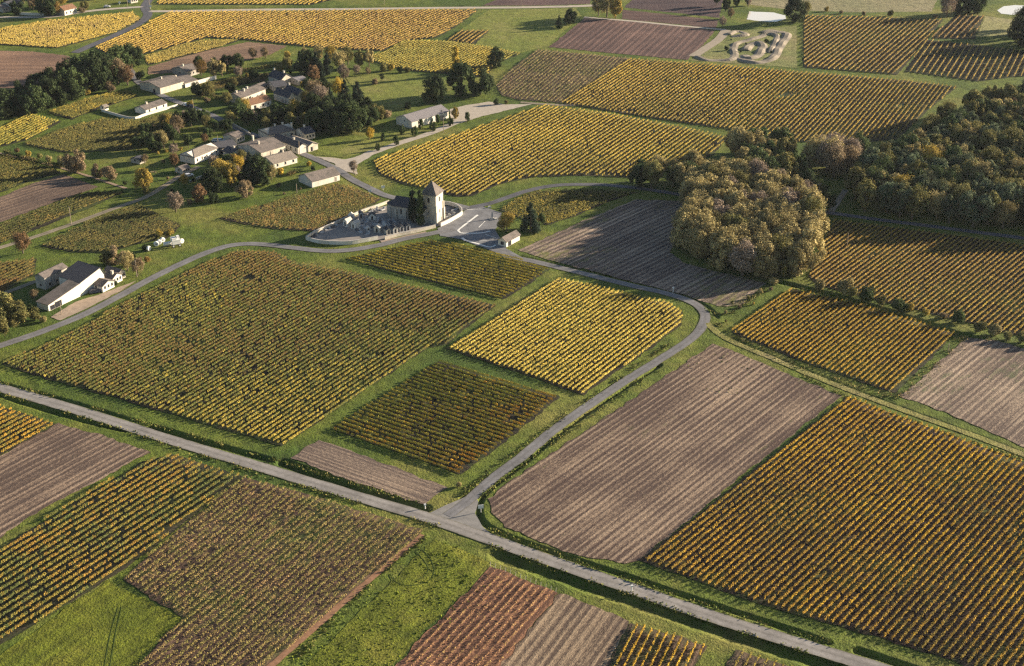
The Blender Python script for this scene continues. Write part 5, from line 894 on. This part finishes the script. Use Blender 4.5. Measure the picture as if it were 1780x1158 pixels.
# poles, posts, signs
def pole(x, y, h, label, arm=0, mat='wood', group='utility poles'):
    e = empty('utility_pole', P(x, y), .4); MB().tube((0, 0, -.2), (0, 0, h), .17, .11).build('post', M[mat], e)
    if arm: MB().box(-.9, .9, -.06, .06, h - .6, h - .45).build('crossarm', M['wood'], e)
    for k in (-.7, 0, .7) if arm else (0,): MB().tube((k, 0, h - .45 if arm else h), (k, 0, h - .1 if arm else h + .25), .06, .05, 6).build('insulator', M['metal'], e)
    tag(e, label, 'utility pole', group)
for x, y, h, a, lab in [(124, 390, 7.5, 0, 'tall wooden pole beside the left farm track'), (238, 481, 6.5, 0, 'leaning pale pole beside the lane at the farm'), (337, 196, 7, 0, 'pole beside the upper lane near the dark car'), (380, 261, 7, 0, 'pole standing between the village roofs'), (521, 270, 7, 0, 'pole at the corner of the shuttered white house'), (771, 230, 7.5, 0, 'pole on the verge between the drive and the vineyard'), (962, 168, 7, 1, 'pole standing alone in the fading brown vineyard'), (1423, 345, 7, 1, 'T shaped pole in front of the wood entrance'), (1472, 430, 6, 0, 'dark pole standing in the vineyard below the wood'), (618, 305, 6.5, 1, 'pole beside the gravel forecourt'), (91, 28, 9, 0, 'tall pole beside the far hamlet road'), (222, 12, 8, 0, 'pole left of the far junction'), (260, 12, 8, 0, 'pole right of the far junction'), (668, 8, 8, 0, 'pole on the far meadow'), (907, 11, 7, 0, 'left white pole beside the far road'), (987, 10, 7, 0, 'right white pole beside the far road'), (516, 335, 4, 0, 'thin short pole below the white house'), (1301, 14, 6, 0, 'thin pole behind the pond'), (1648, 612, 3, 0, 'short pole at the corner of the amber block'), (107, 547, 4.5, 0, 'pale post beside the lean-to barn')]: pole(x, y, h, lab, a)
def post(x, y, h, label, board=False):
    e = empty('road_sign' if board else 'marker_post', P(x, y), .2); MB().tube((0, 0, -.1), (0, 0, h), .09 if board else .16, .09 if board else .14).build('post', M['white_paint'], e)
    if board: MB().box(-.75, .75, -.05, .05, h - 1.15, h).build('sign_board', M['white_paint'], e)
    else: MB().box(-.3, .3, -.22, .22, h, h + .45).build('cap', M['white_paint'], e)
    tag(e, label, 'road sign' if board else 'marker post')
post(836, 890, 2.3, 'white sign board beside the road junction', True); post(739, 884, 1.0, 'short white post at the end of the road ditch'); post(1170, 508, 1.6, 'white post beside the lane at the bend'); post(1098, 1029, 1.6, 'white post beside the main road'); post(643, 337, 2.2, 'white sign beside the village lane', True); post(666, 331, 2.2, 'white sign on the grass bank behind the church', True); post(618, 303, 1.6, 'white post at the gravel forecourt'); post(208, 9, 2.4, 'white sign at the far junction', True); post(262, 16, 2.6, 'second white sign at the far junction', True)
for i in range(14):
    t = i / 13; x = 852 + (966 - 852) * t; y = 984 + (1030 - 984) * t
    e = empty('vineyard_post', P(x, y)); MB().tube((0, 0, -.1), (.12, .1, 1.3), .06, .05, 6).build('stake', M['concrete'], e); tag(e, 'pale stake at the head of the reddish plot', 'stake', 'stakes at the head of the reddish plot')

# cars
def car(x, y, rz, mat, label):
    e = empty('parked_car', P(x, y, .12), rz); m = MB(); W_ = .85
    pr = [(-2.1, .35), (2.1, .35), (2.15, .75), (1.9, .95), (1.1, 1.02), (.5, 1.45), (-1.1, 1.48), (-1.9, 1.0), (-2.15, .8)]
    m.add([(a, -W_, z) for a, z in pr] + [(a, W_, z) for a, z in pr], [tuple(range(9)), tuple(range(17, 8, -1))] + [(i, (i + 1) % 9, (i + 1) % 9 + 9, i + 9) for i in range(9)]); m.build('body', M[mat], e)
    m = MB()
    for s in (-1, 1): m.add([(1.0, s * .87, 1.04), (.48, s * .87, 1.4), (-1.05, s * .87, 1.42), (-1.7, s * .87, 1.04)], [(0, 1, 2, 3)])
    m.add([(1.14, -.75, 1.05), (1.14, .75, 1.05), (.57, .7, 1.45), (.57, -.7, 1.45)], [(0, 1, 2, 3)]); m.build('window', M['glass'], e)
    for a in (-1.35, 1.35):
        for s in (-.8, .8): w_ = MB().tube((a, s - .12, .3), (a, s + .12, .3), .33, .33, 12).build('wheel', M['tyre'], e)
    for s in (-.6, .6): MB().box(2.1, 2.18, s - .2, s + .2, .6, .75).build('headlight', M['white_paint'], e)
    tag(e, label, 'car')
car(331, 186, pang((370, 201), (330, 185)), 'carpaint_b', 'dark car on the upper village lane'); car(322, 183.5, pang((370, 201), (330, 185)), 'carpaint_w', 'white car just ahead of the dark one on the upper lane')
car(376, 246, .2, 'carpaint_w', 'white car parked left behind the village roofs'); car(384, 246, .2, 'carpaint_w', 'white car parked right behind the village roofs'); car(328, 307, .5, 'carpaint_w', 'white car beside the track below the village'); car(165, 509, .5, 'carpaint_b', 'dark car in the farm yard under the shed'); car(186, 13, .1, 'carpaint_w', 'white car beside the far hamlet road')

# white farm machinery
e = empty('grape_harvester', P(306, 428), .5)
m = MB().box(-1.6, 1.6, -1.3, -.7, 1.2, 2.6).box(-1.6, 1.6, .7, 1.3, 1.2, 2.6).box(-1.7, 1.7, -1.35, 1.35, 2.6, 3.1); m.build('body', M['white_paint'], e)
c = MB().loft([[(.4, -.7, 3.1), (1.7, -.7, 3.1), (1.7, .7, 3.1), (.4, .7, 3.1)], [(.5, -.65, 4.3), (1.5, -.65, 4.3), (1.5, .65, 4.3), (.5, .65, 4.3)]]).build('cabin', M['white_paint'], e); MB().box(1.66, 1.74, -.55, .55, 3.25, 4.1).build('window', M['glass'], c)
MB().box(-1.6, .2, -1.2, -.2, 3.1, 3.8).box(-1.6, .2, .2, 1.2, 3.1, 3.8).build('hopper', M['white_paint'], e)
for a in (-1.3, 1.3):
    for s in (-1.1, 1.1):
        w_ = MB().tube((a, s - .2, .6), (a, s + .2, .6), .6, .6, 16).build('wheel', M['tyre'], e); MB().tube((a, s - .23, .6), (a, s + .23, .6), .34, .34, 12).build('rim', M['white_paint'], w_); MB().tube((a, s, .6), (a, s * .95, 1.4), .12, .12).build('leg', M['white_paint'], e)
tag(e, 'white grape harvester parked on the grass beside the yellow grasses', 'harvester')
def trailer(x, y, rz, label):
    e = empty('tank_trailer', P(x, y), rz); rings = [[(t, .75 * math.cos(k * math.pi / 6) * s, 1.35 + .75 * math.sin(k * math.pi / 6) * s) for k in range(12)] for t, s in ((-1.5, .5), (-1.35, 1), (1.35, 1), (1.5, .5))]
    MB().loft(rings).build('tank', M['white_paint'], e); MB().box(-1.6, 2.4, -.08, .08, .5, .65).build('drawbar', M['metal'], e)
    for s in (-.8, .8): w_ = MB().tube((0, s - .12, .4), (0, s + .12, .4), .4, .4, 12).build('wheel', M['tyre'], e)
    tag(e, label, 'trailer')
trailer(291, 429, .4, 'white tank trailer in front of the harvester')
for i, (x, y) in enumerate([(272, 428), (277, 425), (283, 421), (316, 423), (259, 436)]):
    e = empty('white_drum', P(x, y), .3 + i * .2); MB().loft([[(r * math.cos(k * math.pi / 8), t, 1.0 + r * math.sin(k * math.pi / 8)) for k in range(16)] for t, r in ((-.45, .85), (-.35, 1.0), (.35, 1.0), (.45, .85))]).build('shell', M['white_paint'], e)
    MB().tube((0, -.5, 1.0), (0, .5, 1.0), .4, .4, 12).build('lid', M['grave'], e)
    tag(e, ['white round drum, farthest left of the upright three', 'white round drum, middle of the upright three', 'white round drum nearest the trailer', 'white round drum right of the harvester', 'white drum lying below the dark shrub'][i], 'drum', 'white drums of the farm')

# dirt bike circuit: banked earth loops
def berm(label, pts, wid, h, flat=False):
    d = densify(pts, 1.5); T_ = np.gradient(d, axis=0); T_ /= np.linalg.norm(T_, axis=1)[:, None] + 1e-9; N = np.stack([-T_[:, 1], T_[:, 0]], 1)
    L_ = np.arange(len(d)); hh = h * (.6 + .4 * np.sin(L_ * .55)) if not flat else np.full(len(d), h)
    rings = [[(*(p + q * wid / 2), .02), (*(p + q * wid * .2), .04 + z), (*(p - q * wid * .2), .04 + z * .95), (*(p - q * wid / 2), .02)] for p, q, z in zip(d, N, hh)]
    return tag(MB().loft(rings).build('dirt_track', M['circuit']), label, 'dirt track', kind=None)
M['circuit'] = plain('packed_earth', (.25, .215, .17), .3, .5)
berm('outer banked loop of the dirt bike circuit', [(1325, 57), (1345, 55), (1362, 57), (1368, 62), (1360, 74), (1352, 86), (1347, 97), (1338, 104), (1318, 109), (1298, 107), (1285, 101)], 6, 1.2)
berm('inner banked loop of the dirt bike circuit', [(1296, 88), (1305, 78), (1318, 75), (1326, 80), (1322, 90), (1315, 98), (1300, 102), (1294, 96)], 6, 1.3)
berm('western straight of the dirt bike circuit', [(1212, 98), (1225, 104), (1245, 105), (1270, 104), (1277, 96), (1275, 86), (1280, 76), (1300, 70), (1322, 64), (1328, 60)], 5, .9)
berm('curved earth bank at the top of the dirt bike circuit', [(1267, 61), (1278, 56), (1290, 56), (1298, 61), (1288, 63), (1272, 64)], 4, 1.3)
berm('right hand banked straight of the dirt bike circuit', [(1336, 59), (1350, 62), (1348, 72), (1343, 82), (1338, 92)], 4, 1.2)
for x, y, h in [(1263, 88, 3.5), (1332, 74, 3.5), (1287, 91, 2), (1297, 78, 1.8), (1271, 70, 1.6), (1340, 92, 1.8)]: tree(x, y, h, 'shrub', 'dark', 'dark low bush inside the dirt bike circuit', 'bushes of the dirt bike circuit')

house('house', 'small slate wing between the tan roofed house and the tall stone house', (430, 269), (452, 262.5), (416, 263), 2.8, 4.1, wall='grey_wall', roof='slate', wins=W4('AB', 2))
house('house', 'pale flat annexe right of the lit gable house', (519, 149), (534, 145), (509, 143), 2.6, 3.3, wall='grey_wall', roof='sheet')
house('shed', 'small stone shed beside the track below the village', (318, 303), (331, 298.5), (308, 298), 2.0, 3.0, wall='stone_wall', roof='tile', cat='shed')
house('shed', 'small tiled shed behind the upper hamlet houses', (455, 158), (466, 154.5), (446, 153.5), 2.2, 3.2, wall='stone_wall', roof='tile', cat='shed')
wallrun('wall', 'low stone wall along the track below the village', [(330, 318), (345, 311), (362, 306), (378, 300)], .9, M['grey_wall'])
hedge('long trimmed hedge bordering the garden path', [(10, 268), (60, 282), (105, 292)], 1.8, 1.7, [(.07, .10, .03), (.12, .13, .04), (.22, .17, .07)])
hedge('hedge behind the village lane gardens', [(345, 165), (380, 172), (415, 178)], 1.8, 1.7, [(.07, .10, .03), (.12, .13, .04), (.22, .17, .07)])
hedge('hedge on the meadow above the upper hamlet', [(395, 128), (440, 122), (500, 112)], 1.8, 1.7, [(.07, .10, .03), (.12, .13, .04), (.22, .17, .07)])
# garden shrubs and small trees between the village houses
def gard(px, py, r):
    p = P(px, py)
    if any((p - q).length < 11 for q in FP) or r.random() < .25: return
    k = r.choice([('shrub', 'dark', 2.6), ('shrub', 'green', 2.4), ('shrub', 'gold', 2.2), ('shrub', 'tan', 2.4), ('round', 'green', 6.5), ('airy', 'olive', 7), ('round', 'dark', 7.5), ('airy', 'bare', 5.5)])
    tree(px, py, k[2] * r.uniform(.8, 1.2), k[0], k[1], dict(dark='dark green', green='mid green', gold='yellowing', tan='brownish', olive='thin olive', bare='leafless grey')[k[1]] + (' garden bush' if k[0] == 'shrub' else ' garden tree') + ' between the village houses', 'garden planting between the village houses')
scatter([(262, 215), (330, 205), (395, 215), (470, 200), (530, 200), (560, 240), (520, 262), (470, 300), (400, 318), (330, 330), (285, 315), (225, 290)], 6.8, gard, 31)
scatter([(385, 150), (420, 128), (520, 120), (560, 150), (545, 190), (440, 205), (395, 190)], 8, gard, 32)
# rubble, logs and heaps
for x, y, lab in [(315, 199, 'reddish brushwood heap beside the upper lane'), (268, 300, 'brown log heap on the shaded lawn')]:
    e = empty('brushwood_heap', P(x, y)); m = MB()
    for k in range(16): a = random.uniform(0, 6.28); p = (random.uniform(-1.2, 1.2), random.uniform(-.7, .7), random.uniform(.05, .6)); m.tube(p, (p[0] + math.cos(a) * 1.2, p[1] + math.sin(a) * 1.2, p[2] + random.uniform(-.1, .3)), .09, .05, 5)
    m.build('branches', M['dead'], e); tag(e, lab, 'brushwood heap')

# ------------------------------------------------------------ rough herbs and tussocks along verges and ditches
def tufts(name, label, lines, n, spread, h, pal):
    cs = []; 
    for pts in lines:
        d = densify(pts, 1.0); k = int(n * len(d)); i = rng.integers(0, len(d), k); cs.append(d[i] + rng.normal(0, spread, (k, 2)))
    c = np.concatenate(cs); K = len(c); keep = fbm(c[:, 0], c[:, 1], 5, 77) > .42; c = c[keep]; K = len(c)
    cen = np.c_[c, rng.uniform(.02, h, K)]; nr = rng.normal(0, 1, (K, 3)); nr[:, 2] *= .5
    C = np.array(pal)[rng.integers(0, len(pal), K)] * rng.uniform(.6, 1.3, (K, 1))
    V = quads(cen, nr, rng.uniform(.25, .6, K)); tag(link(name, npmesh(name, V, np.arange(K * 4).reshape(K, 4), np.repeat(C, 4, 0)), M['leaf']), label, 'grass', kind='stuff')
tufts('verge_grass', 'rough green and straw tussocks along the road verges', [[(-60, 668), (150, 728), (420, 815), (600, 868), (760, 915)], [(0, 664), (260, 737), (480, 800), (730, 877)], [(850, 948), (1100, 1035), (1400, 1135)], [(850, 920), (1100, 1012), (1480, 1130)], [(840, 862), (1000, 742), (1150, 640)], [(800, 862), (960, 738), (1160, 600)], [(1240, 560), (1450, 680), (1780, 800)], [(1230, 540), (1270, 545), (1330, 500)], [(740, 935), (640, 1020), (520, 1140)]], 8, .55, .35, [(.15, .18, .04), (.22, .20, .06), (.10, .14, .03), (.20, .18, .06)])
tufts('verge_grass', 'rough herbs along the hedge and field edges on the right', [[(1380, 498), (1560, 545), (1780, 605)], [(1560, 690), (1620, 640), (1680, 585)], [(1290, 530), (1330, 505)], [(1270, 580), (1400, 640), (1555, 692)]], 8, 1.3, .7, [(.30, .23, .09), (.22, .19, .07), (.14, .15, .04)])
tufts('cover_crop_leaves', 'leafy tufts standing in the bright green strip', [[(520, 1160), (640, 1062), (770, 950)], [(570, 1170), (680, 1082), (800, 965)], [(620, 1180), (730, 1092), (830, 985)]], 8, 2.8, .10, [(.12, .16, .015), (.16, .20, .02), (.10, .14, .015)])
tufts('field_weeds', 'scattered green weeds in the big striped stubble field', [[(1190, 640), (1240, 620), (1300, 645), (1280, 680), (1220, 665)]], 1.6, 2.2, .3, [(.10, .13, .03), (.15, .17, .04)])

# ------------------------------------------------------------ haze
hb = MB().box(-3400, 3400, -150, 4600, -2.6, CH + 12).build('haze', None)
hm = bpy.data.materials.new('haze_air'); hm.use_nodes = True; t = hm.node_tree; t.nodes.clear(); pv = t.nodes.new('ShaderNodeVolumePrincipled'); pv.inputs['Density'].default_value = HAZE
pv.inputs['Color'].default_value = (.78, .86, 1.0, 1); pv.inputs['Anisotropy'].default_value = .2; t.links.new(pv.outputs[0], t.nodes.new('ShaderNodeOutputMaterial').inputs['Volume'])
hb.data.materials.clear(); hb.data.materials.append(hm); tag(hb, 'thin bluish evening haze over the whole landscape', 'haze', kind='stuff')
